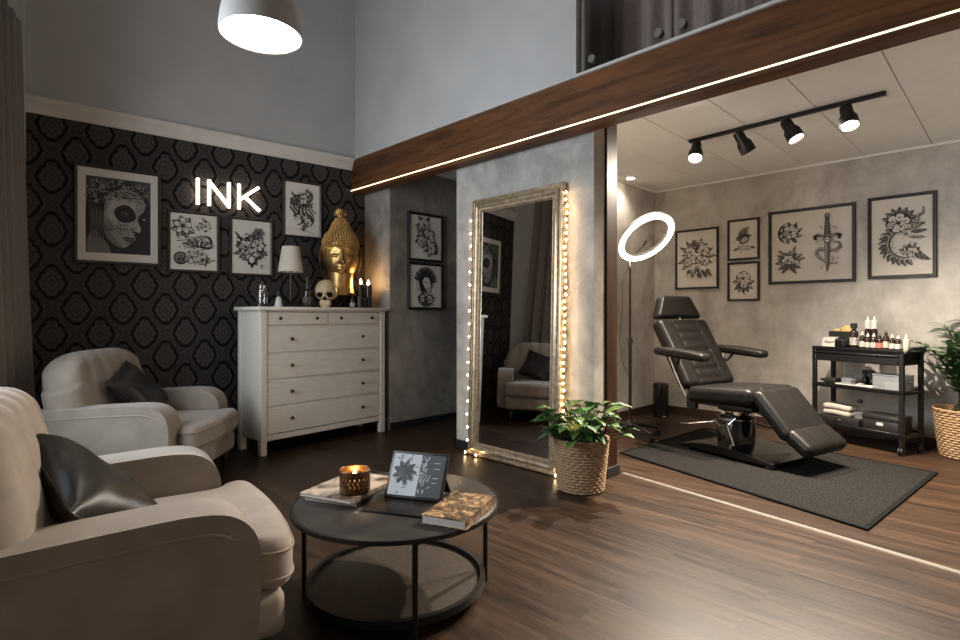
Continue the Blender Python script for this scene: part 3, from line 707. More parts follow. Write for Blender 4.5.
def a_portrait(w, h, seed):
    a = Art(w, h, seed, 0)
    iw, ih = w*.80, h*.82
    def T(x, y): return (-iw/2 + (x-85)/350*iw, ih/2 - (y-92)/438*ih)
    a.poly([T(85, 92), T(435, 92), T(435, 530), T(85, 530)], 5)
    a.poly([T(*p) for p in spline([(85, 530), (85, 250), (120, 150), (200, 110), (330, 110), (420, 180), (432, 320), (432, 530)], 5)], 1)
    a.poly([T(*p) for p in spline([(92, 528), (95, 440), (130, 400), (165, 440), (200, 480), (215, 528)], 5)], 2)
    face = [(178, 300), (190, 210), (235, 165), (310, 150), (375, 175), (405, 230), (392, 275), (368, 300), (364, 335), (380, 380), (372, 398), (348, 402), (340, 415), (352, 432), (345, 448), (325, 462), (300, 486), (272, 494), (236, 478), (198, 440), (178, 390)]
    a.poly([T(*p) for p in spline(face+face[:1], 5)], 6)
    a.poly([T(*p) for p in spline([(190, 300), (215, 210), (290, 175), (340, 200), (350, 260), (330, 330), (340, 370), (310, 385), (250, 372), (215, 345), (190, 300)], 5)], 3)
    a.poly([T(*p) for p in spline([(178, 330), (200, 390), (240, 440), (280, 492), (236, 480), (196, 440), (176, 385), (178, 330)], 5)], 2)
    a.poly([T(*p) for p in spline([(345, 330), (365, 345), (378, 380), (360, 395), (340, 380), (345, 330)], 5)], 3)
    a.ell(*T(345, 396), iw*.045, ih*.010, 1)
    a.poly([T(*p) for p in spline([(272, 436), (300, 428), (325, 432), (352, 428), (345, 436), (310, 442), (272, 436)], 5)], 1)
    a.poly([T(*p) for p in spline([(280, 442), (315, 444), (346, 438), (334, 456), (305, 458), (280, 442)], 5)], 5)
    a.stroke([T(*p) for p in spline([(270, 470), (300, 466), (330, 462)], 5)], .010, 2)
    a.poly([T(*p) for p in spline([(230, 290), (248, 258), (290, 240), (330, 256), (352, 300), (340, 330), (300, 346), (255, 336), (230, 290)], 6)], 1)
    a.ell(*T(290, 296), iw*.06, ih*.032, 5); a.ell(*T(292, 296), iw*.03, ih*.024, 1); a.ell(*T(297, 291), iw*.008, ih*.008, 3)
    a.poly([T(*p) for p in spline([(372, 320), (395, 285), (420, 290), (428, 320), (400, 345), (372, 320)], 6)], 1); a.ell(*T(398, 318), iw*.03, ih*.016, 2)
    r = a.r
    for i in range(230):           # lace of the mask and the jewelled hair
        x = r.uniform(95, 425); y = r.uniform(100, 215) + (40 if abs(x-300) > 90 else 0)*r.random()
        p = T(x, y); dark = 150 < y and 200 < x < 380
        a.curl(p[0], p[1], r.uniform(.02, .05), r.uniform(0, 6.3), r.choice((-1, 1))*r.uniform(3, 6), r.uniform(.003, .006), 1 if dark else r.choice((3, 3, 2)), 9)
    for i in range(70): p = T(r.uniform(190, 360), r.uniform(335, 410)); a.curl(p[0], p[1], r.uniform(.012, .03), r.uniform(0, 6.3), r.choice((-1, 1))*4, .003, 1, 7)
    for (x, y, rx, ry, n, m) in ((250, 150, .14, .06, 90, 3), (340, 160, .12, .06, 90, 1), (290, 200, .11, .05, 90, 1), (385, 240, .05, .08, 60, 1), (270, 375, .12, .03, 90, 1), (130, 160, .06, .06, 50, 3), (190, 240, .03, .07, 40, 1)):
        p = T(x, y); a.dots(p[0], p[1], rx, ry, n, .0028, m)
    for i in range(10): a.stroke([T(*p) for p in spline([(100+i*8, 250+i*3), (110+i*6, 340), (100+i*9, 430+i*6)], 5)], .006, (5, 2)[i % 2])
    return a
def framed(label, art, w, h, fw, loc, rz, group, fmat='frame_black', matw=0):
    t = thing('framed_print', label, 'picture', loc, rz, group)
    prof = [(0, -.002), (0, -.024), (.004, -.028), (fw*.55, -.026), (fw, -.018), (fw, -.002)]
    g = G(); cs = [(-1, -1), (1, -1), (1, 1), (-1, 1)]; v = []; n = len(prof)
    for (sx, sz) in cs:
        for (d, y) in prof: v.append((sx*(w/2-d), y, sz*(h/2-d)))
    f = [(i*n+j, i*n+(j+1) % n, ((i+1) % 4)*n+(j+1) % n, ((i+1) % 4)*n+j) for i in range(4) for j in range(n)]
    g.add(v, f); part('frame', g, M[fmat], t, angle=25)
    iw, ih = w-2*fw+.004, h-2*fw+.004
    g = G(); g.bx(-iw/2, iw/2, -.0075, -.002, -ih/2, ih/2); part('backing_board', g, M['frame_brown'], t, smooth=False)
    a = art(iw, ih, len(label)+int(w*100))
    p = part('print', a.g, ART, t, smooth=False, weld=False); p.location = (0, -.009, 0)
    return t
def tq(X): return (X-AX)/math.cos(R(WROT))
GW = 'framed prints on the damask wall'
def on_wall(label, art, x0, x1, z0, z1, fm='frame_brown', fw=.022):
    w = (x1-x0)/math.cos(R(WROT)); return framed(label, art, w, z1-z0, fw, wp(tq((x0+x1)/2), (z0+z1)/2, .001), WROT, GW, fm)
on_wall('large framed portrait of a woman in a lace mask', a_portrait, .797, 1.402, 1.625, 2.428)
on_wall('small framed print of blossoms over a curling branch, beside the large portrait', a_branch, 1.452, 1.875, 1.585, 2.132)
on_wall('small framed print of a plumed floral cluster below the neon letter K', a_plume, 1.962, 2.358, 1.575, 2.128)
on_wall('framed print of a coiled swirling figure, hung highest, right of the neon sign', a_dragon, 2.455, 2.859, 1.985, 2.563)
GT = 'framed prints on the treatment wall'
def on_right(label, art, y1, y0, z0, z1, fw): framed(label, art, y1-y0, z1-z0, fw, (6.479, (y0+y1)/2, (z0+z1)/2), -90, GT)
on_right('framed print of a flower bouquet, nearest the ring light', a_bouquet, 3.057, 2.534, 1.512, 2.232, .024)
on_right('small framed print of a bird over roses, upper of the two little frames', a_bird, 2.432, 2.087, 1.822, 2.286, .024)
on_right('small framed print of a single rose, lower of the two little frames', a_single, 2.432, 2.087, 1.358, 1.80, .024)
on_right('wide framed print of a dagger with snake beside two flowers', a_dagger, 1.994, 1.195, 1.533, 2.322, .030)
on_right('framed print of a rose and thorny crescent above the trolley', a_crescent, 1.096, .575, 1.55, 2.34, .030)
GN = 'framed prints in the niche'
framed('framed print of stacked roses, upper one in the niche', a_roses, .50, .53, .028, (3.832, 4.689, 2.052), 0, GN)
framed('framed print of a woman with flowers, lower one in the niche', a_woman, .50, .515, .028, (3.832, 4.689, 1.515), 0, GN)

# neon sign
sign = thing('neon_sign', 'white glowing neon letters INK on the damask wall', 'sign', wp(tq(1.667), 2.20, .03), WROT)
def bar(g, a, b, w=.025, d=.02):
    a, b = Vector((a[0], 0, a[1])), Vector((b[0], 0, b[1])); t = (b-a).normalized(); n = Vector((-t.z, 0, t.x))*w/2
    v = [a+n, a-n, b-n, b+n]; g.add([p+Vector((0, -d, 0)) for p in v] + v, [(0, 1, 2, 3), (7, 6, 5, 4), (0, 4, 5, 1), (1, 5, 6, 2), (2, 6, 7, 3), (3, 7, 4, 0)])
H = .235
for nm, segs in (('letter_i', [((.022, 0), (.022, H))]), ('letter_n', [((.115, 0), (.115, H)), ((.285, 0), (.285, H)), ((.115, H-.012), (.285, .012))]), ('letter_k', [((.375, 0), (.375, H)), ((.375, .085), (.555, H-.006)), ((.425, .125), (.565, .004))])):
    g = G()
    for a, b in segs: bar(g, a, b)
    p = part(nm, g, M['neon'], sign, smooth=False)
    for a, b in segs[:2]:
        for q in ((a[0], a[1]+.05), (b[0], b[1]-.05)):
            g = G(); g.cyl((q[0], 0, q[1]), (q[0], .028, q[1]), .005, n=8); part('standoff', g, M['strip'], p)

# ------------------------------------------------------------------ armchairs
def tufts(x, y, z):
    return 0
def armchair(label, loc, rz, group):
    t = thing('armchair', label, 'armchair', loc, rz, group)
    g = G(); g.rbox((.035, 0, .225), (.455, .395, .075), .035, 6, 2)
    part('base', g, M['velvet'], t)
    # seat cushion with ears in front of the arms
    half = spline([(-.26, .325), (.0, .325), (.28, .325), (.365, .335), (.405, .385), (.465, .405), (.515, .365), (.535, .24), (.545, .12), (.548, .0)], 5)
    out = half + [(x, -y) for x, y in half[-2::-1]]
    def inset(d, z):
        P = []
        for i, p in enumerate(out):
            a_, b_ = Vector(out[max(i-1, 0)]), Vector(out[min(i+1, len(out)-1)]); tn = (b_-a_).normalized()
            q_ = Vector(p) + Vector((tn.y, -tn.x))*d; P.append((max(q_.x, -.26), q_.y, z))
        return P
    g = G(); lay = []; rr = .048
    for k in range(7): w_ = R(90*k/6); lay.append(inset(rr*(1-math.sin(w_)), .302+rr*(1-math.cos(w_))))
    for k in range(7): w_ = R(90*k/6); lay.append(inset(rr*(1-math.cos(w_)), .425+rr*math.sin(w_)*.95))
    n_o = len(out)
    g.add([p for L_ in lay for p in L_], [(i*n_o+j, i*n_o+j+1, (i+1)*n_o+j+1, (i+1)*n_o+j) for i in range(len(lay)-1) for j in range(n_o-1)])
    h_o = n_o//2
    def crown(u, w):
        i = u*h_o; p, q_ = lay[-1][int(round(i))], lay[-1][n_o-1-int(round(i))]; y = p[1]*(1-w)+q_[1]*w
        return (p[0]*(1-w)+q_[0]*w, y, p[2]+.012*math.sin(PI*w)*math.sin(PI*min(1, max(0, (p[0]+.26)/.80)))**.7)
    g.surf(crown, h_o+1, 17)
    g.add(lay[0], [tuple(range(n_o))])
    c = part('seat_cushion', g, M['velvet'], t, angle=70)
    for zz in (.432, .345):
        g = G(); g.tube([(x, y, zz) for x, y in out], .0055, 6); part('seat_piping', g, M['piping'], c, angle=80)
    for sy in (-1, 1):
        side = [(-.44, .15), (.372, .15)] + spline([(.378, .20), (.388, .34), (.392, .46), (.372, .55), (.31, .608), (.21, .627), (.05, .624), (-.15, .615), (-.3, .608), (-.44, .60)], 4)
        y0, y1 = (.320*sy, .500*sy)
        g = G(); g.prism(side, min(y0, y1), max(y0, y1), 'y', .082, 6)
        ar = part('arm', g, M['velvet'], t, angle=75)
        g = G(); cx, cz = 0, .4
        pts = []
        for i in range(1, len(side)):
            a_, b_ = Vector(side[max(i-1, 1)]), Vector(side[min(i+1, len(side)-1)]); tn = (b_-a_).normalized(); nv = Vector((-tn.y, tn.x))
            off = .030 + .028*max(0, min(1, (side[i][1]-.45)/.14)); q_ = Vector(side[i]) + nv*off
            pts.append((q_.x, sy*(.5003-(.082-math.sqrt(.082**2-max(0, .082-off)**2))), q_.y))
        g.tube(pts, .0065, 6); part('piping', g, M['piping'], ar, angle=80)
    # back: pillow with pleats
    def disp(x, y, z):
        top = max(0, (z+.05)/.35)
        e = 0
        for k in range(-2, 3):
            e += math.exp(-((y-k*.145)/.014)**2)
        e *= min(1, top*1.4)
        b = .035*(1-(y/.46)**2)*(1-(z/.36)**2)
        nx = (1 if x > 0 else -.4)
        zz = -.11*(abs(y)/.455)**4.5 if z > 0 else 0
        yy = -.05*y/.455 if z > .15 else 0
        return (nx*b - (.017*e if x > -.02 else 0), yy*(z/.35), zz*max(0, z/.36) - (.006*e if z > .3 else 0))
    g = G(); g.rbox((0, 0, 0), (.115, .455, .36), .085, 26, 4, disp, 0, Matrix.Translation((-.29, 0, .60)) @ Matrix.Rotation(R(-11), 4, 'Y'))
    b = part('back', g, M['velvet'], t, angle=80)
    for i in range(5):
        g = G(); g.ball((-.19-.012, (i-2)*.145, .70), .012, 10, 7); part('tuft_button', g, M['piping'], b)
    for sx, sy in ((.43, .33), (.43, -.33), (-.36, .35), (-.36, -.35)):
        g = G(); g.lathe([(.014, 0), (.018, .006), (.015, .03), (.021, .07), (.028, .10), (.02, .115), (.03, .125), (.03, .155)], 14, 0, Matrix.Translation((sx, sy, 0)))
        part('leg', g, M['darkwood'], t)
    return t
NEAR = armchair('beige velvet armchair in the left foreground, nearest the viewer', (.42, 2.20, 0), -12, 'beige velvet armchairs')
FAR = dup(NEAR, 'beige velvet armchair by the curtain and the damask wall', (1.06, 4.44, 0), -40)
def pillow(label, loc, rot, size=.25, seed=1, group='black leather cushions'):
    rnd = random.Random(seed); ph = [rnd.uniform(0, 6) for _ in range(8)]
    def side(sg):
        def fn(u, w):
            x, y = 2*u-1, 2*w-1
            pin = 1-.10*(1-x*x*.0-0)*0
            ex = x*(1-.09*(1-y*y)) ; ey = y*(1-.09*(1-x*x))
            T = ((1-x**4)*(1-y**4))**.62
            wr = .022*math.sin(7*x+5*y+ph[0])*(abs(x*y)**.6) + .016*math.sin(13*x-9*y+ph[1])*(1-T)
            wr += .02*math.exp(-((x*.7+y*.7-.5)/.12)**2)*math.sin(9*(x-y)+ph[2])
            return (size*ex, size*ey, sg*(.082*T*(1+wr*3)+.002) + .012*math.sin(3*x+ph[3])*y)
        return fn
    g = G(); g.surf(side(1), 40, 40); g.surf(side(-1), 40, 40)
    o = thing('cushion', label, 'cushion', loc, 0, group, rot)
    part('cover', g, M['leather'], o, angle=70)
    g = G(); P = []
    for k in range(4):
        for i in range(14):
            s = 2*i/14-1; x, y = ((s, -1), (1, s), (-s, 1), (-1, -s))[k]
            P.append((size*x*(1-.09*(1-y*y)), size*y*(1-.09*(1-x*x)), .012*math.sin(3*x+ph[3])*y))
    g.tube(P, .005, 6, 0, True); part('piping', g, M['leather'], o, angle=80)
    return o
def chair_rot(rz, lean, twist):
    m = Matrix.Rotation(R(rz), 4, 'Z') @ Matrix.Rotation(R(90-lean), 4, 'Y') @ Matrix.Rotation(R(twist), 4, 'Z')
    return m.to_euler()
def rel(rz, o, p):
    a = R(rz); return (o[0]+p[0]*math.cos(a)-p[1]*math.sin(a), o[1]+p[0]*math.sin(a)+p[1]*math.cos(a), p[2])
pillow('black leather cushion leaning in the nearest armchair', rel(-12, (.42, 2.20), (-.035, -.02, .605)), chair_rot(-12, 46, 34), .225, 3)
pillow('black leather cushion on the armchair beside the damask wall', rel(-40, (1.06, 4.44), (-.04, .0, .65)), chair_rot(-40, 36, 20), .205, 5)

# ------------------------------------------------------------------ coffee table and what lies on it
TC = (1.43, 1.94)
tab = thing('coffee_table', 'round black coffee table with metal frame and lower shelf', 'table', (TC[0], TC[1], 0))
g = G(); g.lathe([(.0, .381), (.434, .381), (.434, .393), (.431, .395), (0, .395)], 72); part('table_top', g, M['tabletop'], tab)
g = G(); g.lathe([(.434, .378), (.445, .378), (.445, .395), (.434, .395), (.434, .378)], 72); part('rim', g, M['blackmetal'], tab)
def ring(g, r0, r1, z0, z1, n=64): g.lathe([(r0, z0), (r1, z0), (r1, z1), (r0, z1), (r0, z0)], n)
g = G(); ring(g, .362, .384, .045, .075); part('lower_ring', g, M['blackmetal'], tab)
g = G(); g.lathe([(0, .052), (.363, .052), (.363, .058), (0, .058)], 64); part('lower_shelf', g, M['shelfplate'], tab)
for a in (-72, 12, 106, 188):
    # angles measured from the viewer's right; turn into the room frame
    c, s = math.cos(R(a)), math.sin(R(a)); x, y = (s+c)/2**.5, (s-c)/2**.5
    M4 = Matrix.Rotation(math.atan2(y, x), 4, 'Z')
    g = G(); g.bx(.384, .402, -.010, .010, 0, .381, .002, 1, 0, M4); g.bx(.384, .43, -.010, .010, .365, .379, .002, 1, 0, M4); part('leg', g, M['blackmetal'], tab)
ZT = .3955
def book(label, name, loc, rz, w, d, h, cover, art=None, cat='book', group=None):
    t = thing(name, label, cat, loc, rz, group)
    ct = .0025 if h > .02 else .0012
    g = G(); g.bx(-w/2, w/2, -d/2, d/2, 0, ct); g.bx(-w/2, w/2, -d/2, d/2, h-ct, h); g.bx(-w/2, w/2, -d/2, -d/2+.005, 0, h, .001, 1)
    part('cover', g, cover, t, smooth=False)
    g = G(); g.bx(-w/2+.0015, w/2-.004, -d/2+.005, d/2-.004, ct, h-ct); part('pages', g, M['pages'], t, smooth=False)
    if art:
        p = part('cover_picture', art.g, ART if art.k < 9999 else ART, t, smooth=False, weld=False); p.location = (0, 0, h+.0002); p.rotation_euler = (R(-90), 0, 0)
    return t
n_ = N('cover_photo'); f_ = n_.noise(n_.coord(), 26, 6, .7, 1.2)
n_.set(Base_Color=n_.ramp(f_, [(.40, (.02, .012, .008)), (.52, (.16, .09, .045)), (.64, (.55, .36, .18))]), Roughness=.3); M['cover_photo'] = n_.m
n_ = N('magazine_cover'); f_ = n_.noise(n_.coord(), 9, 4, .6, 1.0)
n_.set(Base_Color=n_.ramp(f_, [(.40, (.06, .04, .03)), (.50, (.30, .24, .19)), (.62, (.50, .42, .34))]), Roughness=.3); M['magazine'] = n_.m
M['cover_black'] = mat('black_book_cover', (.015, .014, .014), .3)
book('black covered book at the bottom of the left stack on the coffee table', 'book', (1.360, 2.173, ZT+.0005), 25, .37, .27, .018, M['cover_black'], None, 'book', 'books on the coffee table')
book('pale magazine on the black book, under the candle holder', 'magazine', (1.341, 2.168, ZT+.019), 21, .36, .275, .014, M['magazine'], None, 'magazine', 'books on the coffee table')
t = book('thick book with a brown and gold floral cover beside the tablet', 'book', (1.510, 1.621, ZT+.0005), 22, .31, .19, .034, M['cover_photo'], None, 'book', 'books on the coffee table')
# pierced candle holder
hc = (1.302, 2.076, ZT+.034)
ch = thing('candle_holder', 'pierced bronze candle holder glowing on the magazine', 'candle holder', hc)
g = G(); n = 60; rows = 20; hh = .098
for r_ in range(rows):
    for j in range(n):
        hole = 6 <= r_ <= 14 and ((r_-6) % 3 != 2) and ((j + (1 if ((r_-6)//3) % 2 else 0)*1) % 3 == 0)
        if hole: continue
        q = []
        for (a, b) in ((j, r_), (j+1, r_), (j+1, r_+1), (j, r_+1)):
            an = 2*PI*a/n; q.append((.066*math.cos(an), .066*math.sin(an), hh*b/rows))
        g.add(q, [(0, 1, 2, 3)])
o = part('pierced_cup', g, M['bronze'], ch); md = o.modifiers.new('thick', 'SOLIDIFY'); md.thickness = .002
g = G(); g.lathe([(0, 0), (.066, 0), (.066, .003), (0, .003)], 40); part('base', g, M['bronze'], ch)
g = G(); g.lathe([(0, .003), (.03, .003), (.03, .055), (.026, .058), (0, .056)], 24); cw = part('candle', g, M['candlewax'], ch)
g = G(); g.lathe([(.0005, .058), (.006, .064), (.008, .072), (.005, .084), (.0004, .096)], 12); part('flame', g, M['flame'], cw)
# tablet in a stand case
tb = thing('tablet', 'tablet showing two drawings, propped open in a black case', 'tablet', (1.457, 1.868, ZT+.0005), -62)
g = G(); g.bx(-.15, .125, -.165, .01, 0, .008, .003, 2); part('case_flap', g, M['leather'], tb)
TM = Matrix.Translation((0, -.005, .012)) @ Matrix.Rotation(R(-30), 4, 'X')
g = G(); g.bx(-.135, .135, 0, .012, 0, .205, .004, 2, 0, TM); sc = part('body', g, M['blackplastic'], tb)
a = Art(.245, .18, 5, 0); a.g = G(); a.k = 1
a.poly([(-.1225, -.09), (.01, -.09), (.01, .09), (-.1225, .09)], 0); a.k -= 1
a.poly([(.01, -.09), (.1225, -.09), (.1225, .09), (.01, .09)], 1)
for i in range(9): a.leaf(-.06, .01, i*.7, .06, .014, 2)
for i in range(40):
    x = -.06+a.r.gauss(0, .022); z = .01+a.r.gauss(0, .03); a.curl(x, z, .03, a.r.uniform(0, 6), a.r.uniform(-4, 4), .004, 2)
for i in range(46):
    z = a.r.uniform(-.08, .07); x = .035+a.r.gauss(0, .006+.012*(.07-z)/.15); a.curl(x, z, .025, 1.6+a.r.gauss(0, .5), a.r.uniform(-2, 2), .003, 0)
for z in (.055, .03, -.01, -.03): a.poly([(.075, z), (.075+.03*a.r.uniform(.5, 1), z), (.105, z+.003), (.075, z+.003)], 0)
p = part('screen', a.g, [M['screen_l'], M['screen_d'], M['screen_i']], sc, smooth=False, weld=False); p.matrix_local = TM @ Matrix.Translation((0, -.0006, .1025))
g = G(); g.add([(-.12, .070, .108), (.12, .070, .108), (.12, .150, .003), (-.12, .150, .003), (-.12, .076, .108), (.12, .076, .108), (.12, .158, .003), (-.12, .158, .003)], [(0, 1, 2, 3), (7, 6, 5, 4), (0, 4, 5, 1), (1, 5, 6, 2), (2, 6, 7, 3), (3, 7, 4, 0)])
part('stand_flap', g, M['leather'], tb, smooth=False)

# ------------------------------------------------------------------ dresser
DR = 4.2; DO = (1.955, 4.575)
dr = thing('dresser', 'tall white chest with six drawers and dark knobs', 'dresser', (DO[0], DO[1], 0), DR)
W_, D_ = 1.335, .42
g = G(); g.bx(.02, W_-.02, .02, D_-.005, .17, 1.238); part('carcass', g, M['gap_shade'], dr, smooth=False)
g = G(); g.bx(-.033, W_+.033, -.03, D_+.01, 1.24, 1.272, .007, 2); part('top', g, M['dresser'], dr)
for x in (0, W_-.055):
    for y in (0, D_-.055):
        g = G(); g.bx(x, x+.055, y, y+.055, 0, 1.24, .003, 1); part('leg', g, M['dresser'], dr)
for x in (.010, W_-.028):
    g = G(); g.bx(x, x+.018, .05, D_-.05, .125, 1.24); part('side_panel', g, M['dresser'], dr, smooth=False)
g = G(); g.bx(.05, W_-.05, .012, .03, .118, .168, .002, 1); g.bx(.05, W_-.05, .012, .03, 1.228, 1.24, .001, 1)
for z in (1.102, .866, .637, .406): g.bx(.05, W_-.05, .016, .034, z-.007, z+.007, .001, 1)
g.bx(W_/2-.012, W_/2+.012, .016, .034, 1.10, 1.235, .001, 1)
part('front_rail', g, M['dresser'], dr, smooth=False)
def knob(x, z): 
    return G().lathe([(.006, 0), (.006, .010), (.015, .016), (.0165, .022), (.012, .029), (0, .031)], 16, 0, Matrix.Translation((x, .008, z)) @ Matrix.Rotation(R(90), 4, 'X'))
rows = [(.175, .397), (.415, .628), (.646, .857), (.875, 1.093)]
for (z0, z1) in rows:
    g = G(); g.bx(.059, W_-.059, .008, .028, z0, z1, .003, 1); d = part('drawer', g, M['dresser'], dr)
    for x in (.285, W_-.285): part('knob', knob(x, (z0+z1)/2+.005), M['knob'], d)
for (x0, x1) in ((.059, W_/2-.016), (W_/2+.016, W_-.059)):
    g = G(); g.bx(x0, x1, .008, .028, 1.113, 1.225, .003, 1); d = part('drawer', g, M['dresser'], dr)
    for x in (x0+.115, x1-.115): part('knob', knob(x, 1.171), M['knob'], d)
ZD = 1.2725
def on_dr(x, y, z=ZD): a = R(DR); return (DO[0]+x*math.cos(a)-y*math.sin(a), DO[1]+x*math.sin(a)+y*math.cos(a), z)

# glass jar with dark base
t = thing('glass_jar', 'small clear glass jar on a dark base at the left end of the dresser', 'jar', on_dr(.125, .22), 0, None, None, 1.2)
g = G(); g.lathe([(0, 0), (.055, 0), (.055, .022), (.048, .027), (0, .027)], 28); part('base', g, M['darkwood'], t)
g = G(); g.lathe([(.044, .0275), (.046, .06), (.044, .11), (.036, .13), (.038, .15), (.038, .155), (.034, .155), (.032, .13), (.040, .11), (.042, .06), (.040, .0275)], 28); part('glass_body', g, M['clear'], t)
g = G(); g.lathe([(.0, .156), (.040, .156), (.040, .168), (.012, .172), (.014, .188), (0, .192)], 24); part('lid', g, M['clear'], t)
# little bottle with white label
t = thing('perfume_bottle', 'little cone-shaped white bottle with a black cap beside the table lamp', 'bottle', on_dr(.255, .17))
g = G(); g.lathe([(0, 0), (.036, 0), (.037, .006), (.020, .085), (.012, .092), (0, .092)], 20); part('body', g, M['white_plastic'], t)
g = G(); g.lathe([(0, .092), (.014, .092), (.014, .13), (.010, .137), (0, .137)], 16); part('cap', g, M['blackplastic'], t)
# table lamp
t = thing('table_lamp', 'small table lamp with cream pleated shade on the dresser', 'lamp', on_dr(.425, .26), 0, None, None, 1.1)
g = G(); g.lathe([(0, 0), (.062, 0), (.062, .012), (.03, .02), (.012, .032), (0, .032)], 28); part('base', g, M['darkwood'], t)
g = G(); g.lathe([(.006, .03), (.010, .06), (.006, .09), (.006, .36), (.005, .40), (0, .40)], 14); part('stem', g, M['bronze'], t)
g = G(); g.lathe([(.103, .30), (.070, .515), (.069, .515), (.102, .30), (.103, .30)], 48, 0, None, lambda i, a, z: .0015*math.sin(a*24)); part('lamp_shade', g, M['lampshade'], t)
g = G(); g.ball((0, 0, .40), .026, 14, 9); g.cyl((0, 0, .34), (0, 0, .385), .014, n=12); part('bulb', g, M['white_plastic'], t)
# dark bottle
t = thing('liquor_bottle', 'dark round-shouldered bottle with a thin neck in front of the lamp', 'bottle', on_dr(.515, .12), 0, None, None, 1.1)
g = G(); g.lathe([(0, 0), (.040, 0), (.042, .006), (.042, .115), (.036, .14), (.014, .155), (.012, .20), (.014, .202), (.014, .212), (0, .212)], 22); b = part('body', g, M['amber'], t)
g = G(); g.lathe([(.0425, .035), (.0425, .085)], 22); part('label', g, M['grey_d'], b)
g = G(); g.lathe([(0, .212), (.0125, .212), (.0125, .25), (0, .25)], 14); part('stopper', g, M['blackplastic'], t)
# skull
sk = thing('skull', 'cream human skull ornament in front of the golden head', 'skull', on_dr(.715, .12), DR-40, None, None, 1.13)
def sdisp(d):
    # d: unit direction, face towards -y
    k = 1.0
    if d.z < -.25: k -= .28*min(1, (-d.z-.25)/.5)*(1 if d.y < .3 else 1.25)
    if d.y < 0:
        for sx in (-1, 1): k -= .30*math.exp(-(((d.x-sx*.36)/.20)**2 + ((d.z+.16)/.17)**2))
        k -= .22*math.exp(-((d.x/.11)**2 + ((d.z+.48)/.12)**2))
        k += .06*math.exp(-((d.x/.5)**2 + ((d.z-.02)/.10)**2))
        for sx in (-1, 1): k += .07*math.exp(-(((d.x-sx*.52)/.16)**2 + ((d.z+.42)/.12)**2))
        k -= .06*math.exp(-(((abs(d.x)-.62)/.12)**2 + ((d.z+.1)/.2)**2))
    return k
g = G(); g.ball((0, 0, .125), (.095, .118, .112), 64, 48, 0, sdisp)
g.rbox((0, -.055, .036), (.044, .042, .028), .018, 4, 2)
part('cranium', g, M['bone'], sk, angle=80)
g = G()
for sx in (-1, 1): g.ball((sx*.036, -.084, .106), (.028, .014, .025), 16, 10)
g.ball((0, -.091, .073), (.011, .008, .016), 12, 8); part('cavity_shade', g, M['socket_shade'], sk)  # solid dark plugs, painted shade of the eye and nose hollows
g = G()
for i in range(9):
    a = R(-52+13*i); g.rbox((.036*math.sin(a), -.062-.036*math.cos(a)*.95, .024), (.0042, .004, .010), .002, 1, 1)
for i in range(9):
    a = R(-52+13*i); g.rbox((.034*math.sin(a), -.062-.034*math.cos(a)*.9, .007), (.004, .004, .007), .002, 1, 1)
part('teeth', g, M['bone'], sk)
# golden head on a black box
g = G(); g.bx(-.13, .13, -.10, .10, 0, .125, .004, 1)
solo('plinth_box', g, M['gloss_black'], 'black box under the golden head', 'box', on_dr(1.0, .295), DR)
bd = thing('golden_head', 'golden serene head sculpture with curled hair and long ears', 'sculpture', on_dr(1.0, .295, ZD+.1255), -27, None, None, 1.17)
def bdisp(d):
    k = 1.0
    x, z = d.x, d.z
    k -= .16*max(0, -z-.05)**1.3
    if d.y < 0.25:
        k += .26*math.exp(-((x/.085)**2 + ((z+.19)/.10)**2)) + .15*math.exp(-((x/.06)**2 + ((z-.02)/.17)**2))       # nose
        k += .05*math.exp(-(((abs(x)-.13)/.07)**2 + ((z+.21)/.05)**2))
        for sx in (-1, 1):
            k -= .085*math.exp(-(((x-sx*.34)/.20)**2 + ((z-.06)/.075)**2))                # eye hollow
            k += .085*math.exp(-(((x-sx*.34)/.17)**2 + ((z-.0)/.06)**2))                # lid
            k -= .05*math.exp(-(((x-sx*.34)/.17)**2 + ((z+.075)/.022)**2))               # lash line
            k += .05*math.exp(-(((x-sx*.33)/.26)**2 + ((z-.20-.10*(1-((x-sx*.33)/.3)**2))/.04)**2))  # brow
            k += .04*math.exp(-(((x-sx*.42)/.2)**2 + ((z+.3)/.2)**2))                    # cheek
        k += .10*math.exp(-((x/.19)**2 + ((z+.415-.10*x*x*4)/.035)**2)) + .10*math.exp(-((x/.14)**2 + ((z+.515-.3*x*x)/.045)**2))
        k -= .05*math.exp(-((x/.20)**2 + ((z+.465-.12*x*x*4)/.016)**2))                # lips
        k -= .05*math.exp(-((x/.12)**2 + ((z+.60)/.04)**2)); k += .06*math.exp(-((x/.18)**2 + ((z+.74)/.1)**2))
    return k
g = G(); g.ball((0, 0, .335), (.156, .165, .228), 110, 90, 0, bdisp)
part('face', g, M['gold'], bd, angle=80)
g = G(); g.lathe([(0, 0), (.125, 0), (.13, .01), (.118, .03), (.106, .07), (.104, .13), (.11, .20)], 40); part('neck', g, M['gold'], bd, angle=60)
g = G()
for sx in (-1, 1):
    def ef(u, w, sx=sx):
        a = 2*PI*u; z = .20+.25*w; wd = .016+.024*math.sin(PI*w)**.5 + .012*math.exp(-((w-.72)/.2)**2)
        return (sx*(.158+.014*math.sin(PI*w)+.010*math.cos(a)*math.sin(PI*min(max(w, .03), .97))), .015+wd*math.sin(a)*math.sin(PI*min(max(w, .02), .98))**.3, z)
    g = G(); g.surf(ef, 16, 18, 0, True); part('ear', g, M['gold'], bd, angle=80)
g = G()
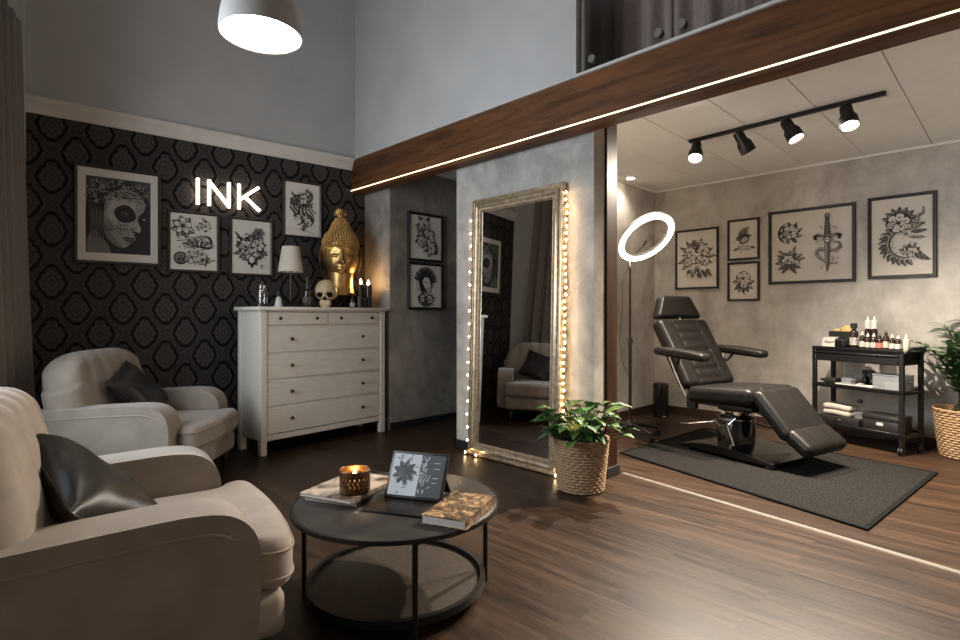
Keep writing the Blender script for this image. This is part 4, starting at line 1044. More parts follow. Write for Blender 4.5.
def hairp(az, el):   # hair cap surface: skull cap rising to the topknot
    w = el
    prof = [(.150, .425), (.156, .46), (.154, .49), (.142, .52), (.122, .545), (.098, .565), (.082, .595), (.066, .63), (.042, .662), (.0, .68)]
    q = w*(len(prof)-1); i = min(int(q), len(prof)-2); f = q-i
    r = prof[i][0]*(1-f)+prof[i+1][0]*f; z = prof[i][1]*(1-f)+prof[i+1][1]*f
    low = .10*(math.sin(az)*.5+.5)*(1-w)**2   # lower at the nape (+y)
    return Vector((r*math.cos(az)*.98, r*math.sin(az)*1.02, z-low))
g.surf(lambda u, w: tuple(hairp(2*PI*u, w)*1.0), 40, 16, 0, True)
rowsn = 15
for i in range(rowsn):
    w = (i+.3)/rowsn; r = hairp(0, w).x; n = max(6, int(2*PI*r/.0235))
    for j in range(n):
        p = hairp(2*PI*(j+.5*(i % 2))/n, w); g.ball(p, .0125, 7, 5)
part('curled_hair', g, M['gold'], bd, angle=80)
g = G(); g.ball((0, 0, .692), .026, 16, 10)
for k in range(11):
    a = PI*k/10
    g.tube([(.02*math.cos(a), 0, .695+.02*math.sin(a)), (.045*math.cos(a), 0, .70+.045*math.sin(a)), (.062*math.cos(a), -.004, .70+.064*math.sin(a))], [.008, .007, .001], 6)
part('flame_finial', g, M['gold'], bd)
# soap bottle, dark jars, candle pillars
t = thing('soap_bottle', 'dark pump bottle with a white label in front of the black box', 'bottle', on_dr(1.005, .10))
g = G(); g.lathe([(0, 0), (.026, 0), (.027, .004), (.027, .085), (.012, .098), (.012, .11), (0, .11)], 18); b = part('body', g, M['amber'], t)
g = G(); g.lathe([(.0275, .01), (.0275, .05)], 18); part('label', g, M['label'], b)
g = G(); g.cyl((0, 0, .11), (0, 0, .14), .006, n=8); g.cyl((0, 0, .138), (-.035, -.01, .136), .005, n=8); part('pump', g, M['blackplastic'], t)
for x, y, r, h, lb in ((1.10, .11, .036, .115, 'squat black lidded jar just right of the pump bottle'), (1.18, .14, .032, .105, 'smaller black lidded jar beside the candle pillars')):
    t = thing('lidded_jar', lb, 'jar', on_dr(x, y), 0, 'black jars on the dresser')
    g = G(); g.lathe([(0, 0), (r, 0), (r, h*.8), (0, h*.8)], 20); part('body', g, M['gloss_black'], t)
    g = G(); g.lathe([(0, h*.8), (r*1.04, h*.8), (r*1.04, h), (0, h)], 20); part('lid', g, M['blackplastic'], t)
for x, y, r, h, lb in ((1.195, .22, .034, .245, 'shorter black candle pillar with lit candle beside the golden head'), (1.255, .17, .038, .235, 'black candle pillar at the right end of the dresser with lit candle')):
    t = thing('candle_pillar', lb, 'candle holder', on_dr(x, y), 0, 'black candle pillars on the dresser')
    g = G(); g.lathe([(0, 0), (r, 0), (r, h), (r*.75, h), (r*.72, h-.03), (0, h-.03)], 24); part('holder', g, M['gloss_black'], t)
    g = G(); g.lathe([(0, h-.03), (r*.7, h-.03), (r*.7, h+.002), (0, h+.004)], 20); c = part('candle', g, M['candlewax'], t)
    g = G(); g.lathe([(.0005, h+.004), (.009, h+.014), (.011, h+.024), (.007, h+.040), (.0005, h+.055)], 12); part('flame', g, M['flame'], c)

# ------------------------------------------------------------------ mirror and its lights
MW, MH = .975, 2.19
mr = thing('floor_mirror', 'large leaning mirror in an ornate champagne silver frame', 'mirror', (3.285, 2.915, .002), 0, None, (R(-1.55), 0, R(-90)))
prof = [(0, -.004), (0, -.030), (.008, -.040), (.018, -.042), (.024, -.034), (.032, -.032), (.045, -.046), (.062, -.050), (.074, -.044), (.084, -.032), (.092, -.030), (.100, -.034), (.108, -.026), (.112, -.018), (.112, -.004)]
g = G(); v = []; n = len(prof)
for (sx, sz) in ((-1, -1), (1, -1), (1, 1), (-1, 1)):
    for (d, y) in prof: v.append((sx*(MW/2-d), y, MH/2+sz*(MH/2-d)))
g.add(v, [(i*n+j, i*n+(j+1) % n, ((i+1) % 4)*n+(j+1) % n, ((i+1) % 4)*n+j) for i in range(4) for j in range(n)])
fr = part('frame', g, M['silver_frame'], mr, angle=35)
for nm, d_, y_, sp_, r_ in (('outer_beading', .028, -.034, .024, .0075), ('inner_beading', .096, -.033, .016, .0055)):
    P = []; x1, z0, z1 = MW/2-d_, d_, MH-d_
    for (ax_, az_), (bx_, bz_) in (((-x1, z0), (x1, z0)), ((x1, z0), (x1, z1)), ((x1, z1), (-x1, z1)), ((-x1, z1), (-x1, z0))):
        k = int(math.hypot(bx_-ax_, bz_-az_)/sp_)*2
        for i in range(k): P.append((ax_+(bx_-ax_)*i/k, y_, az_+(bz_-az_)*i/k))
    g = G(); g.tube(P, [r_*(1 if i % 2 else .35) for i in range(len(P))], 6, 0, True); part(nm, g, M['silver_frame'], fr, angle=80)
g = G(); g.bx(-MW/2+.108, MW/2-.108, -.018, -.014, .108, MH-.108); part('mirror_glass', g, M['mirror'], mr, smooth=False)
g = G(); g.bx(-MW/2+.01, MW/2-.01, -.012, -.002, .01, MH-.01); part('backing', g, M['frame_brown'], mr, smooth=False)
sl = thing('string_lights', 'warm fairy light string draped around the big mirror', 'string lights', (3.285, 2.915, .002), 0, None, (R(-1.55), 0, R(-90)))
rnd = random.Random(11); wire = []; bulbs = []
xl, xr = -MW/2-.012, MW/2+.016
for i in range(60): z = 2.06-1.99*i/59; wire.append((xl+.006*math.sin(i*1.3), -.020+.008*math.sin(i*.9), z))
for i in range(24): x = xl+(xr-xl)*i/23; wire.append((x, -.056-.004*math.sin(i), .016+.006*math.sin(i*1.7)))
for i in range(70): z = .05+2.07*i/69; wire.append((xr+.007*math.sin(i*1.1), -.022+.008*math.sin(i*.8), z))
g = G(); g.tube(wire, .0016, 5); part('wire', g, M['wire'], sl)
for i in range(18): bulbs.append((xl-.006+rnd.uniform(-.006, .006), -.030, 2.02-.112*i))
for i in range(34): bulbs.append((xr+.006+rnd.uniform(-.006, .008), -.030, .44+.0505*i))
bulbs += [(xl+.01, -.062, .02), (xl+.14, -.062, .018), (xr-.03, -.064, .02), (xr-.005, -.05, .26), (xr, -.04, .14)]
for p in bulbs:
    g = G(); g.ball(p, (.0062, .0062, .009), 8, 6); part('bulb', g, M['bulb'], sl)

# ------------------------------------------------------------------ plants
def basket(parent, r0, r1, h, mat_, rowh=.020, wave=22):
    nr = int(h/rowh*6); prof = []
    for i in range(nr+1):
        w = i/nr; prof.append((r0+(r1-r0)*w**.8, h*w))
    def rf(i, a, z):
        ph = z/rowh; row = int(ph)
        return .010*abs(math.sin(PI*ph))**.7 + .004*math.sin(a*wave + (PI if row % 2 else 0)) - .004
    g = G(); g.lathe(prof + [(r1-.012, h), (r1-.02, h-.05), (r0-.01, .02)], 120, 0, None, lambda i, a, z: rf(i, a, z) if i <= nr else 0)
    b = part('basket', g, mat_, parent, angle=70)
    g = G(); P = [((r1)*math.cos(2*PI*i/60), r1*math.sin(2*PI*i/60), h+.002*math.sin(i*2.1)) for i in range(60)]; g.tube(P, .011, 8, 0, True); part('rim', g, mat_, b, angle=80)
    g = G(); g.lathe([(0, h-.035), (r1-.014, h-.04)], 30); part('soil', g, M['soil'], parent)
def leaf_mesh(g, base, direc, up, L, W, mi, droop=.4, fold=.25, ruffle=0, n=9, m=5):
    d = Vector(direc).normalized(); u = Vector(up); s = d.cross(u).normalized(); u = s.cross(d)
    def fn(a, b):
        t = a; w = W*math.sin(PI*min(.98, max(.02, t))**.75)*(1-.15*t); y = (2*b-1)
        p = Vector(base) + d*(L*t) - Vector((0, 0, 1))*(droop*L*t*t) + s*(w*y) + u*(fold*w*abs(y) + ruffle*w*math.sin(t*16)*abs(y))
        return p
    g.surf(fn, n, m, mi)
pp = thing('potted_plant', 'leafy green plant in a round seagrass basket beside the mirror', 'plant', (3.165, 2.18, 0))
basket(pp, .152, .188, .35, M['basket'])
g = G(); st = G(); rnd = random.Random(4)
for i in range(120):
    a = rnd.uniform(0, 2*PI); el = rnd.uniform(.35, 1.45); Ls = rnd.uniform(.05, .25)*(.7+.5*math.sin(el)); b0 = Vector((rnd.uniform(-.08, .08), rnd.uniform(-.08, .08), .31))
    d = Vector((math.cos(a)*math.cos(el), math.sin(a)*math.cos(el), math.sin(el))); p = b0 + d*Ls + Vector((math.cos(a), math.sin(a), 0))*.05
    p.x = min(p.x, .10); p.y = min(p.y, .17)
    st.tube([b0, b0.lerp(p, .5)+Vector((0, 0, .015)), p], .0035, 5)
    d2 = Vector((math.cos(a+rnd.uniform(-.5, .5)), math.sin(a+rnd.uniform(-.5, .5)), rnd.uniform(.0, .7))).normalized()
    L = rnd.uniform(.11, .175)
    tip = p + d2*L
    if tip.x > .17: d2.x = -abs(d2.x)*.5; d2.normalize()
    if tip.y > .2 : d2.y = -abs(d2.y)*.5; d2.normalize()
    leaf_mesh(g, p, d2, (rnd.uniform(-.3, .3), rnd.uniform(-.3, .3), 1), L, rnd.uniform(.036, .058), rnd.choice((0, 0, 1)), rnd.uniform(.1, .5), .25, .10)
part('stems', st, M['stem'], pp, angle=80)
g2 = G(); leaf_mesh(g2, (-.14, .02, .44), (.25, -.75, .5), (-.5, -.5, .6), .15, .058, 0, .35, .2, .12)
leaf_mesh(g2, (-.05, .04, .45), (-.2, -.4, .8), (-.5, -.5, .6), .10, .04, 0, .3, .2, .1)
part('foliage', g, [M['leaf'], M['leaf_light']], pp, angle=80); part('yellow_leaf', g2, M['leaf_yellow'], pp, 'yellow leaves', angle=80)
pl = thing('potted_palm', 'tall feathery palm in a wicker basket at the right edge', 'plant', (6.17, .32, 0))
basket(pl, .205, .255, .40, M['basket2'], .022, 26)
g = G(); st = G(); rnd = random.Random(9)
for i in range(38):
    a = rnd.uniform(0, 2*PI); lean = rnd.uniform(.08, .50); Hs = rnd.uniform(.60, 1.12); b0 = Vector((rnd.uniform(-.09, .09), rnd.uniform(-.09, .09), .35))
    dirh = Vector((math.cos(a), math.sin(a), 0)); P = []
    for k in range(11):
        t = k/10; P.append(b0 + Vector((0, 0, Hs*(t-.28*t**3))) + dirh*(lean*(t**1.8)))
    for q in P:
        if q.x+6.16 > 6.43: q.x = 6.43-6.16
        if q.x+6.16 < 6.12 and q.y+.36 > .50 and q.z < 1.0: q.y = .14
    st.tube(P, [.006*(1-.6*k/10) for k in range(11)], 5)
    for k in range(3, 11):
        d = (P[k]-P[k-1]).normalized()
        for sg in (-1, 1):
            sd = d.cross(Vector((0, 0, 1))); sd = sd.normalized() if sd.length > .1 else Vector((1, 0, 0))
            ld = (d*.55 + sd*sg + Vector((0, 0, .15))).normalized(); L = rnd.uniform(.15, .24)*(1-.03*k)
            if P[k].x+6.16+ld.x*L > 6.46: ld.x *= .15; ld.normalize()
            leaf_mesh(g, P[k], ld, (0, 0, 1), L, .021, 0, rnd.uniform(.15, .5), .2, 0, 7, 3)
part('stems', st, M['stem'], pl, angle=80); part('foliage', g, M['palmleaf'], pl, angle=80)

# ------------------------------------------------------------------ treatment area
g = G()
Q = [(4.20, 2.49), (3.66, .62), (5.36, .47), (5.74, 2.40)]
cx = sum(p[0] for p in Q)/4; cy = sum(p[1] for p in Q)/4
rg = thing('rug', 'charcoal carpet mat with black edging under the treatment chair', 'rug', (cx, cy, 0))
g.prism([((x-cx)*.985, (y-cy)*.985) for x, y in Q], .0005, .010, 'z', .002, 1); part('pile', g, M['rug'], rg, smooth=False)
g = G()
for i in range(4):
    a, b = Q[i], Q[(i+1) % 4]; P = [Vector((a[0]-cx, a[1]-cy)), Vector((b[0]-cx, b[1]-cy)), Vector((b[0]-cx, b[1]-cy))*.972, Vector((a[0]-cx, a[1]-cy))*.972]
    g.prism([tuple(p) for p in P], .0005, .012)
part('binding', g, M['rug_edge'], rg, smooth=False)

CO = (4.98, 1.80); CR = -104.5
tc = thing('treatment_chair', 'black reclining tattoo chair with armrests on a hydraulic base', 'chair', (CO[0], CO[1], .0105), CR)
def quilt(half, ny=.145, groove=None, depth=.013, taper=0, flip=1):
    def f(x, y, z):
        e = 0; z = z*flip
        if z > 0:
            e += math.exp(-((abs(y)-ny)/.012)**2)*1.1
            if groove and abs(y) < ny+.01:
                ph = (x/groove) % 1.0; e += 1.5*(1-abs(math.sin(PI*ph))**.5)*min(1, (ny+.01-abs(y))/.01)
        b = .012*(1-(x/half[0])**2)*(1-(y/half[1])**2) if z > 0 else 0
        return (0, -taper*y*(x+half[0])/(2*half[0]) if taper else 0, (b-depth*e)*flip)
    return f
def pad(name, c, half, ang, r, fn, n=34):
    # c in the side plane, ang = direction of local x in that plane
    m = Matrix.Translation((c[0], c[2] if len(c) > 2 else 0, c[1])) @ Matrix.Rotation(R(-ang), 4, 'Y')
    g = G(); g.rbox((0, 0, 0), half, r, n, 4, fn, 0, m); return part(name, g, M['chair_leather'], tc, angle=80)
h = (.31, .325, .070); pad('seat', (.035, .505), h, 4, .05, quilt(h))
h = (.345, .345, .062); pad('backrest', (-.445, .832), h, 120, .05, quilt(h, .165, .095, .013, 0, -1))
# local z of the reclined pad must face forward/up: direction 120 deg -> normal points up/forward after rotation
h = (.115, .325, .05); pad('headrest', (-.655, 1.262), h, 104, .04, quilt(h, .17, None, .006, .40, -1), 18)
h = (.215, .285, .055); pad('leg_rest', (.47, .405), h, -49, .045, quilt(h, .12), 22)
h = (.115, .27, .055); pad('foot_rest', (.672, .222), h, -36, .045, quilt(h, .12), 16)
for sy in (-1, 1):
    def ad(x, y, z): return (0, .02*(1-(x/.26)**2)*(1 if y > 0 else -1)*.3, .010*(1-(x/.26)**2) if z > 0 else 0)
    m = Matrix.Translation((-.25, sy*.415, .845)) @ Matrix.Rotation(R(4), 4, 'Y')
    g = G(); g.rbox((0, 0, 0), (.265, .062, .034), .030, 10, 4, ad, 0, m); ar = part('armrest', g, M['chair_leather'], tc, angle=80)
    g = G(); g.tube([(-.40, sy*.385, .82), (-.36, sy*.345, .66), (-.26, sy*.33, .47)], .010, 8); part('arm_strut', g, M['chrome'], ar)
    g = G(); g.tube([(-.30, sy*.385, .815), (-.33, sy*.35, .76), (-.42, sy*.31, .74)], .014, 8); part('arm_bracket', g, M['blackmetal'], ar)
g = G(); g.bx(-.26, .30, -.23, .23, .40, .435, .006, 1); g.bx(-.10, .16, -.12, .12, .36, .405, .006, 1)
for sy in (-1, 1): g.bx(-.30, -.20, sy*.26-.02, sy*.26+.02, .36, .48, .004, 1)
g.tube([(.22, -.15, .42), (.40, -.15, .36)], .014, 8); g.tube([(.22, .15, .42), (.40, .15, .36)], .014, 8)
m = Matrix.Translation((-.50, 0, .80)) @ Matrix.Rotation(R(-120), 4, 'Y'); g.box((0, 0, -.055), (.56, .40, .02), .006, 1, 0, m)
m = Matrix.Translation((.47, 0, .405)) @ Matrix.Rotation(R(49), 4, 'Y'); g.box((0, 0, -.06), (.36, .34, .02), .006, 1, 0, m)
part('frame', g, M['blackmetal'], tc)
g = G(); g.tube([(-.58, 0, 1.10), (-.63, 0, 1.22)], .013, 8); part('headrest_bar', g, M['chrome'], tc)
g = G(); g.lathe([(.152, .075), (.152, .30), (.145, .31), (.12, .312), (.12, .33), (.065, .335), (.065, .37), (0, .37)], 36); part('column', g, M['gloss_black'], tc)
g = G(); ring(g, .150, .156, .285, .292, 36); ring(g, .064, .068, .337, .345, 24)
for k in range(7): a = 2*PI*k/7; g.box((.13*math.cos(a), .13*math.sin(a), .345), (.045, .03, .035), .004, 1)
part('hydraulic_fittings', g, M['chrome'], tc)
arch = [(-.32, .018), (.53, .018), (.53, .045), (.40, .062), (.25, .080), (.10, .090), (-.05, .088), (-.20, .070), (-.32, .045)]
g = G(); g.prism(arch, -.33, .25, 'y', .008, 2); part('base', g, M['gloss_black'], tc)
for x in (-.27, .48):
    for y in (-.29, .21):
        g = G(); g.lathe([(0, 0), (.032, 0), (.034, .006), (.030, .014), (.012, .016), (.012, .03), (0, .03)], 18, 0, Matrix.Translation((x, y, 0))); part('foot', g, M['blackplastic'], tc)
g = G(); g.tube([(-.10, -.16, .27), (.05, -.28, .25), (.16, -.33, .29), (.20, -.30, .34)], .008, 8); g.tube([(.14, -.32, .285), (.23, -.36, .13)], .008, 8)
g.tube([(-.12, -.14, .25), (-.30, -.24, .21), (-.42, -.20, .19)], .009, 8); g.tube([(.12, .1, .25), (.25, .24, .2), (.36, .22, .14)], .008, 8)
part('foot_lever', g, M['chrome'], tc)

# ring light on a wheeled stand
RL = (4.886, 2.779)
rl = thing('ring_light', 'glowing ring light on a black wheeled stand', 'lamp', (RL[0], RL[1], 0))
cam_right = Vector((.7071, -.7071, 0)); cam_f = Vector((.7071, .7071, 0)); up = Vector((0, 0, 1))
nrm = (-cam_f*.62 + cam_right*.30 - up*.73).normalized()
ctr = Vector((4.93, 2.63, 1.955)) - Vector((RL[0], RL[1], 0))
q = nrm.to_track_quat('Z', 'X').to_matrix().to_4x4(); RM = Matrix.Translation(ctr) @ q
g = G(); g.lathe([(.236, -.03), (.292, -.03), (.298, -.024), (.298, .002), (.292, .006), (.236, .006), (.231, .0), (.231, -.024), (.236, -.03)], 72, 0, RM); part('ring_housing', g, M['white_plastic'], rl)
g = G(); g.lathe([(.237, .0065), (.237, .011), (.243, .013), (.284, .013), (.291, .011), (.291, .0065)], 72, 0, RM); part('ring_diffuser', g, M['ringglow'], rl)
low = ctr + (q.to_3x3() @ Vector((0, 0, -.02)))
side = (-up - nrm*(-up).dot(nrm)).normalized()
bot = ctr + side*.25
g = G(); g.tube([ctr+side*.27-nrm*.03, ctr+side*.30-nrm*.06, Vector((0, 0, 1.66)), Vector((0, 0, 1.60))], .012, 8); g.ball(ctr+side*.275-nrm*.03, .022, 12, 8); part('tilt_joint', g, M['blackmetal'], rl)
g = G(); g.tube([ctr+side*.2-nrm*.0, ctr+side*.10+nrm*.02, ctr+side*.06+nrm*.02], .005, 6); m = Matrix.Translation(ctr+side*.05+nrm*.025) @ q; g.box((0, 0, 0), (.07, .018, .012), .003, 1, 0, m); part('phone_clip', g, M['blackplastic'], rl)
g = G(); g.cyl((0, 0, .11), (0, 0, .95), .016, n=14); g.cyl((0, 0, .93), (0, 0, 1.66), .011, n=12); part('pole', g, M['blackmetal'], rl)
g = G(); g.cyl((0, 0, .91), (0, 0, .97), .022, n=14); g.cyl((0, 0, .94), (.04, -.01, .94), .009, n=10); part('clamp_collar', g, M['blackplastic'], rl)
g = G(); g.lathe([(0, .085), (.04, .09), (.045, .11), (.03, .14), (.018, .17), (0, .17)], 20); hb = part('hub', g, M['blackplastic'], rl)
for k in range(5):
    a = 2*PI*k/5 + .62; c, s = math.cos(a), math.sin(a)
    g = G(); g.tube([(.03*c, .03*s, .115), (.15*c, .15*s, .10), (.29*c, .29*s, .068)], [.017, .015, .012], 8); lg = part('leg', g, M['blackmetal'], rl)
    g = G(); e = Vector((-s, c, 0))*.012; p = Vector((.29*c, .29*s, .027))
    for sg in (-1, 1): g.cyl(p+e*sg*.5, p+e*sg*1.7, .026, n=16)
    g.cyl(p+Vector((0, 0, .02)), p+Vector((0, 0, .05)), .008, n=8); part('caster', g, M['blackplastic'], lg)
g = G(); P = [bot - nrm*.03, Vector((-.05, .06, 1.5)), Vector((-.06, .05, 1.25)), Vector((-.10, .06, .95)), Vector((-.06, .04, .70)), Vector((-.015, .01, .6))]
P2 = []
for i in range(len(P)-1):
    for j in range(6): P2.append(P[i].lerp(P[i+1], j/6))
g.tube(P2+[P[-1]], .0035, 5); part('cable', g, M['blackplastic'], rl, angle=80)
# waste bin
bn = thing('waste_bin', 'slim black pedal bin in the far corner of the treatment area', 'bin', (6.07, 3.05, 0))
g = G(); g.lathe([(0, 0), (.088, 0), (.09, .006), (.09, .345), (0, .345)], 32); part('body', g, M['gloss_black'], bn)
g = G(); g.lathe([(.09, .348), (.09, .375), (.08, .395), (.04, .404), (0, .405)], 32); part('lid', g, M['gloss_black'], bn)
g = G(); g.bx(-.11, -.085, -.02, .02, .008, .02, .003, 1, 0, Matrix.Rotation(R(45), 4, 'Z')); part('pedal', g, M['chrome'], bn)

# trolley: local x runs along its front from right end (nearest) to left end, y to the back
TO = (5.79, .735); TA = 70.0
def tr_pt(x, y, z): a = R(TA); return (TO[0]+x*math.cos(a)+y*math.sin(a), TO[1]+x*math.sin(a)-y*math.cos(a), z)
# local frame: +x left end, +y towards the viewer ... so the back is -y
tr = thing('trolley', 'black wheeled trolley with a drawer and two open shelves', 'trolley', (TO[0], TO[1], 0), TA)
TW, TD = .79, .32
for x in (0, TW-.035):
    for y in (-TD, -.035):
        g = G(); g.bx(x, x+.035, y, y+.035, .075, .885, .004, 1); part('post', g, M['blackmetal'], tr)
for z0, z1, nm in ((.870, .888, 'top'), (.515, .540, 'shelf'), (.145, .170, 'shelf')):
    g = G(); g.bx(.0, TW, -TD, 0, z0, z1, .003, 1)
    g.bx(.0, TW, -.008, .0, z0, z1+.014, .002, 1); g.bx(0, TW, -TD, -TD+.008, z0, z1+.014, .002, 1)
    part(nm, g, M['blackmetal'], tr)
g = G(); g.bx(.03, TW-.03, -TD+.02, -.012, .765, .868, .003, 1); dw = part('drawer', g, M['blackplastic'], tr)
g = G(); g.bx(.035, TW-.035, -.013, .004, .77, .835, .004, 1); g.bx(.035, TW-.035, -.012, .012, .838, .852, .004, 1); part('drawer_front', g, M['blackmetal'], dw)
g = G(); g.tube([(.0, -.02, .87), (-.02, -.03, .90), (-.035, -.06, .915), (-.035, -TD+.06, .915), (-.02, -TD+.03, .90), (.0, -TD+.02, .87)], .014, 10); part('push_handle', g, M['blackplastic'], tr)
for x in (.02, TW-.02):
    for y in (-TD+.02, -.02):
        g = G(); g.cyl((x-.016, y, .036), (x-.005, y, .036), .035, n=20); g.cyl((x+.005, y, .036), (x+.016, y, .036), .035, n=20); g.cyl((x, y, .036), (x, y, .085), .009, n=10); g.bx(x-.018, x+.018, y-.012, y+.012, .062, .078, .003, 1)
        part('caster', g, M['blackplastic'], tr)
def on_tr(x, y, z): a = R(TA); return (TO[0]+x*math.cos(a)-y*math.sin(a), TO[1]+x*math.sin(a)+y*math.cos(a), z)
ZP = .8885
# x positions found along the front: 0 at right end
def bottle(label, x, y, z, r, h, body='amber', lab='label', cap='blackplastic', neck=.5, name='bottle', group=None, nozzle=True):
    t = thing(name, label, 'bottle', on_tr(x, y, z), 0, group)
    g = G(); g.lathe([(0, 0), (r*.94, 0), (r, .004), (r, h*.62), (r*.85, h*.69), (r*.42, h*.74), (r*.42, h*.78), (0, h*.78)], 18); b = part('body', g, M[body], t)
    if lab: g = G(); g.lathe([(r*1.012, h*.14), (r*1.012, h*.44)], 18); part('label', g, M[lab], b)
    g = G()
    if nozzle: g.lathe([(0, h*.78), (r*.55, h*.78), (r*.55, h*.86), (r*.25, h*.90), (r*.14, h), (0, h)], 14)
    else: g.lathe([(0, h*.78), (r*.8, h*.78), (r*.8, h), (0, h)], 14)
    part('cap', g, M[cap], t)
    return t
GB = 'ink bottles on top of the trolley'
xs = [.365, .318, .268, .218, .168, .118, .072]
info = [('label', 'white_plastic', .165, 'dark ink bottle with white nozzle, leftmost in the front row'), ('label', 'white_plastic', .150, 'dark ink bottle with pale label, second from left in the front row'),
        ('label', 'white_plastic', .150, 'dark ink bottle with pale label, third from left in the front row'), ('label_red', 'blackplastic', .145, 'dark ink bottle with a red label in the front row'),
        ('label_tan', 'blackplastic', .180, 'dark ink bottle with tan label and tall black nozzle'), ('label', 'white_plastic', .145, 'dark ink bottle with white nozzle just right of the tall-nozzled one'),
        ('label', 'white_plastic', .138, 'dark ink bottle at the right end of the dark row, next to the cream bottle')]
for x, (lb, cp, h, txt) in zip(xs, info): bottle(txt, x, -.07, ZP, .0235, h, 'amber', lb, cp, group=GB)
bottle('cream bottle at the right end of the trolley top', .025, -.10, ZP, .022, .15, 'cream_plastic', None, 'white_plastic')
bottle('tall dark bottle with a pale label at the left of the bottles', .462, -.11, ZP, .034, .235, 'amber', 'label', 'blackplastic', nozzle=False)
for x, txt in ((.385, 'dark bottle with tall white cap, left one of the white-capped pair'), (.330, 'dark bottle with tall white cap, right one of the white-capped pair')):
    t = thing('capped_bottle', txt, 'bottle', on_tr(x, -.19, ZP), 0, 'white capped bottles behind the ink bottles')
    g = G(); g.lathe([(0, 0), (.026, 0), (.026, .17), (.02, .185), (0, .185)], 18); part('body', g, M['amber'], t)
    g = G(); g.lathe([(0, .186), (.027, .186), (.027, .255), (.012, .268), (.006, .30), (0, .30)], 18); part('cap', g, M['white_plastic'], t)
# boxes at the left of the top
t = thing('glove_box', 'black dispenser box with yellow tissue poking out at the trolley end', 'box', on_tr(.62, -.20, ZP), TA)
g = G(); g.bx(-.10, .10, -.055, .055, 0, .155, .003, 1); part('carton', g, M['blackplastic'], t)
g = G(); rnd = random.Random(2)
g.ball((-.045, 0, .165), (.055, .035, .045), 18, 12, 0, lambda d: 1+.25*math.sin(9*d.x+5*d.z)*math.cos(8*d.y)); g.ball((.045, 0, .158), (.04, .03, .022), 14, 9, 0, lambda d: 1+.2*math.sin(9*d.x+7*d.z))
part('tissue', g, M['tissue'], t, angle=80)
t = thing('display_card', 'white folded card with a small floral drawing leaning in front of the black box', 'card', on_tr(.677, -.075, ZP), TA+180)
a = Art(.135, .095, 3); a.bloom(0, 0, .02, 5, 0); a.leaf(.015, 0, .2, .035, .008); a.leaf(-.015, 0, 2.9, .035, .008)
m = Matrix.Rotation(R(-14), 4, 'X'); a.g.v = [tuple(m @ Vector((p[0], p[1]-.002, p[2]+.05))) for p in a.g.v]
part('drawing', a.g, ART, t, smooth=False, weld=False)
g = G(); g.bx(-.0675, .0675, 0, .002, .001, .098, 0, 1, 0, m); g.bx(-.0675, .0675, .042, .044, .001, .096, 0, 1, 0, Matrix.Translation((0, .02, 0)) @ Matrix.Rotation(R(12), 4, 'X')); part('card_panels', g, M['white_plastic'], t, smooth=False)
g = G(); g.rbox((0, 0, .047), (.050, .042, .046), .022, 4, 3); g.cyl((.0, 0, .0), (0, 0, .004), .05, n=20)
solo('power_unit', g, M['gloss_black'], 'rounded black box between the white card and the tall bottle', 'device', on_tr(.552, -.075, ZP), TA)
# middle shelf
Z2 = .5405
g = G(); g.rbox((0, 0, .028), (.055, .05, .027), .014, 4, 2); g.cyl((.055, 0, .03), (.11, 0, .03), .012, n=10)
solo('tattoo_machine_case', g, M['blackplastic'], 'small black case at the left end of the middle shelf', 'case', on_tr(.67, -.13, Z2), TA)
t = thing('tray', 'long white tray at the front of the middle shelf', 'tray', on_tr(.42, -.075, Z2), TA)
g = G(); g.bx(-.165, .165, -.05, .05, 0, .006, .002, 1); 
for a, b, c, d in ((-.165, .165, -.05, -.046), (-.165, .165, .046, .05), (-.165, -.161, -.05, .05), (.161, .165, -.05, .05)): g.bx(a, b, c, d, 0, .02, .001, 1)
part('body', g, M['white_plastic'], t, smooth=False)
def tub(label, x, y, z, w, d, h, content=None, rz=0, group=None):
    t = thing('plastic_tub', label, 'container', on_tr(x, y, z), TA+rz, group); k = .003
    g = G(); g.bx(-w/2, w/2, -d/2, d/2, 0, k); g.bx(-w/2, w/2, -d/2, -d/2+k, 0, h); g.bx(-w/2, w/2, d/2-k, d/2, 0, h); g.bx(-w/2, -w/2+k, -d/2, d/2, 0, h); g.bx(w/2-k, w/2, -d/2, d/2, 0, h)
    part('body', g, M['tub'], t, smooth=False)
    g = G(); g.bx(-w/2-.004, w/2+.004, -d/2-.004, d/2+.004, h, h+.010, .002, 1); part('lid', g, M['tub'], t, smooth=False)
    if content: g = G(); g.rbox((-w*.12, 0, .004+h*.25), (w*.3, d*.36, h*.25), .015, 5, 3); part('contents', g, content, t)
tub('large clear lidded tub with white contents at the right of the middle shelf', .155, -.15, Z2, .225, .20, .125, M['towel'])
tub('small clear tub standing left of the black sprayers', .55, -.20, Z2, .10, .09, .075, M['label'])
tub('small clear tub on the white tray', .49, -.075, Z2+.0065, .085, .07, .05, M['label'])
for x, y, h, txt in ((.41, -.20, .15, 'black spray bottle nearest the small tub on the middle shelf'), (.345, -.18, .155, 'black spray bottle next to the large clear tub')):
    t = thing('spray_bottle', txt, 'bottle', on_tr(x, y, Z2), TA, 'black spray bottles on the middle shelf')
    g = G(); g.lathe([(0, 0), (.028, 0), (.03, .005), (.03, h*.5), (.012, h*.68), (.012, h*.75), (0, h*.75)], 18); part('body', g, M['gloss_black'], t)
    g = G(); g.bx(-.018, .03, -.010, .010, h*.75, h, .004, 1); g.tube([(.02, 0, h*.8), (.034, 0, h*.62)], .004, 6); part('trigger', g, M['blackplastic'], t)
bottle('small dark jar of ink lying low on the white tray', .38, -.075, Z2+.0065, .022, .07, 'gloss_black', 'label', 'blackplastic', nozzle=False)
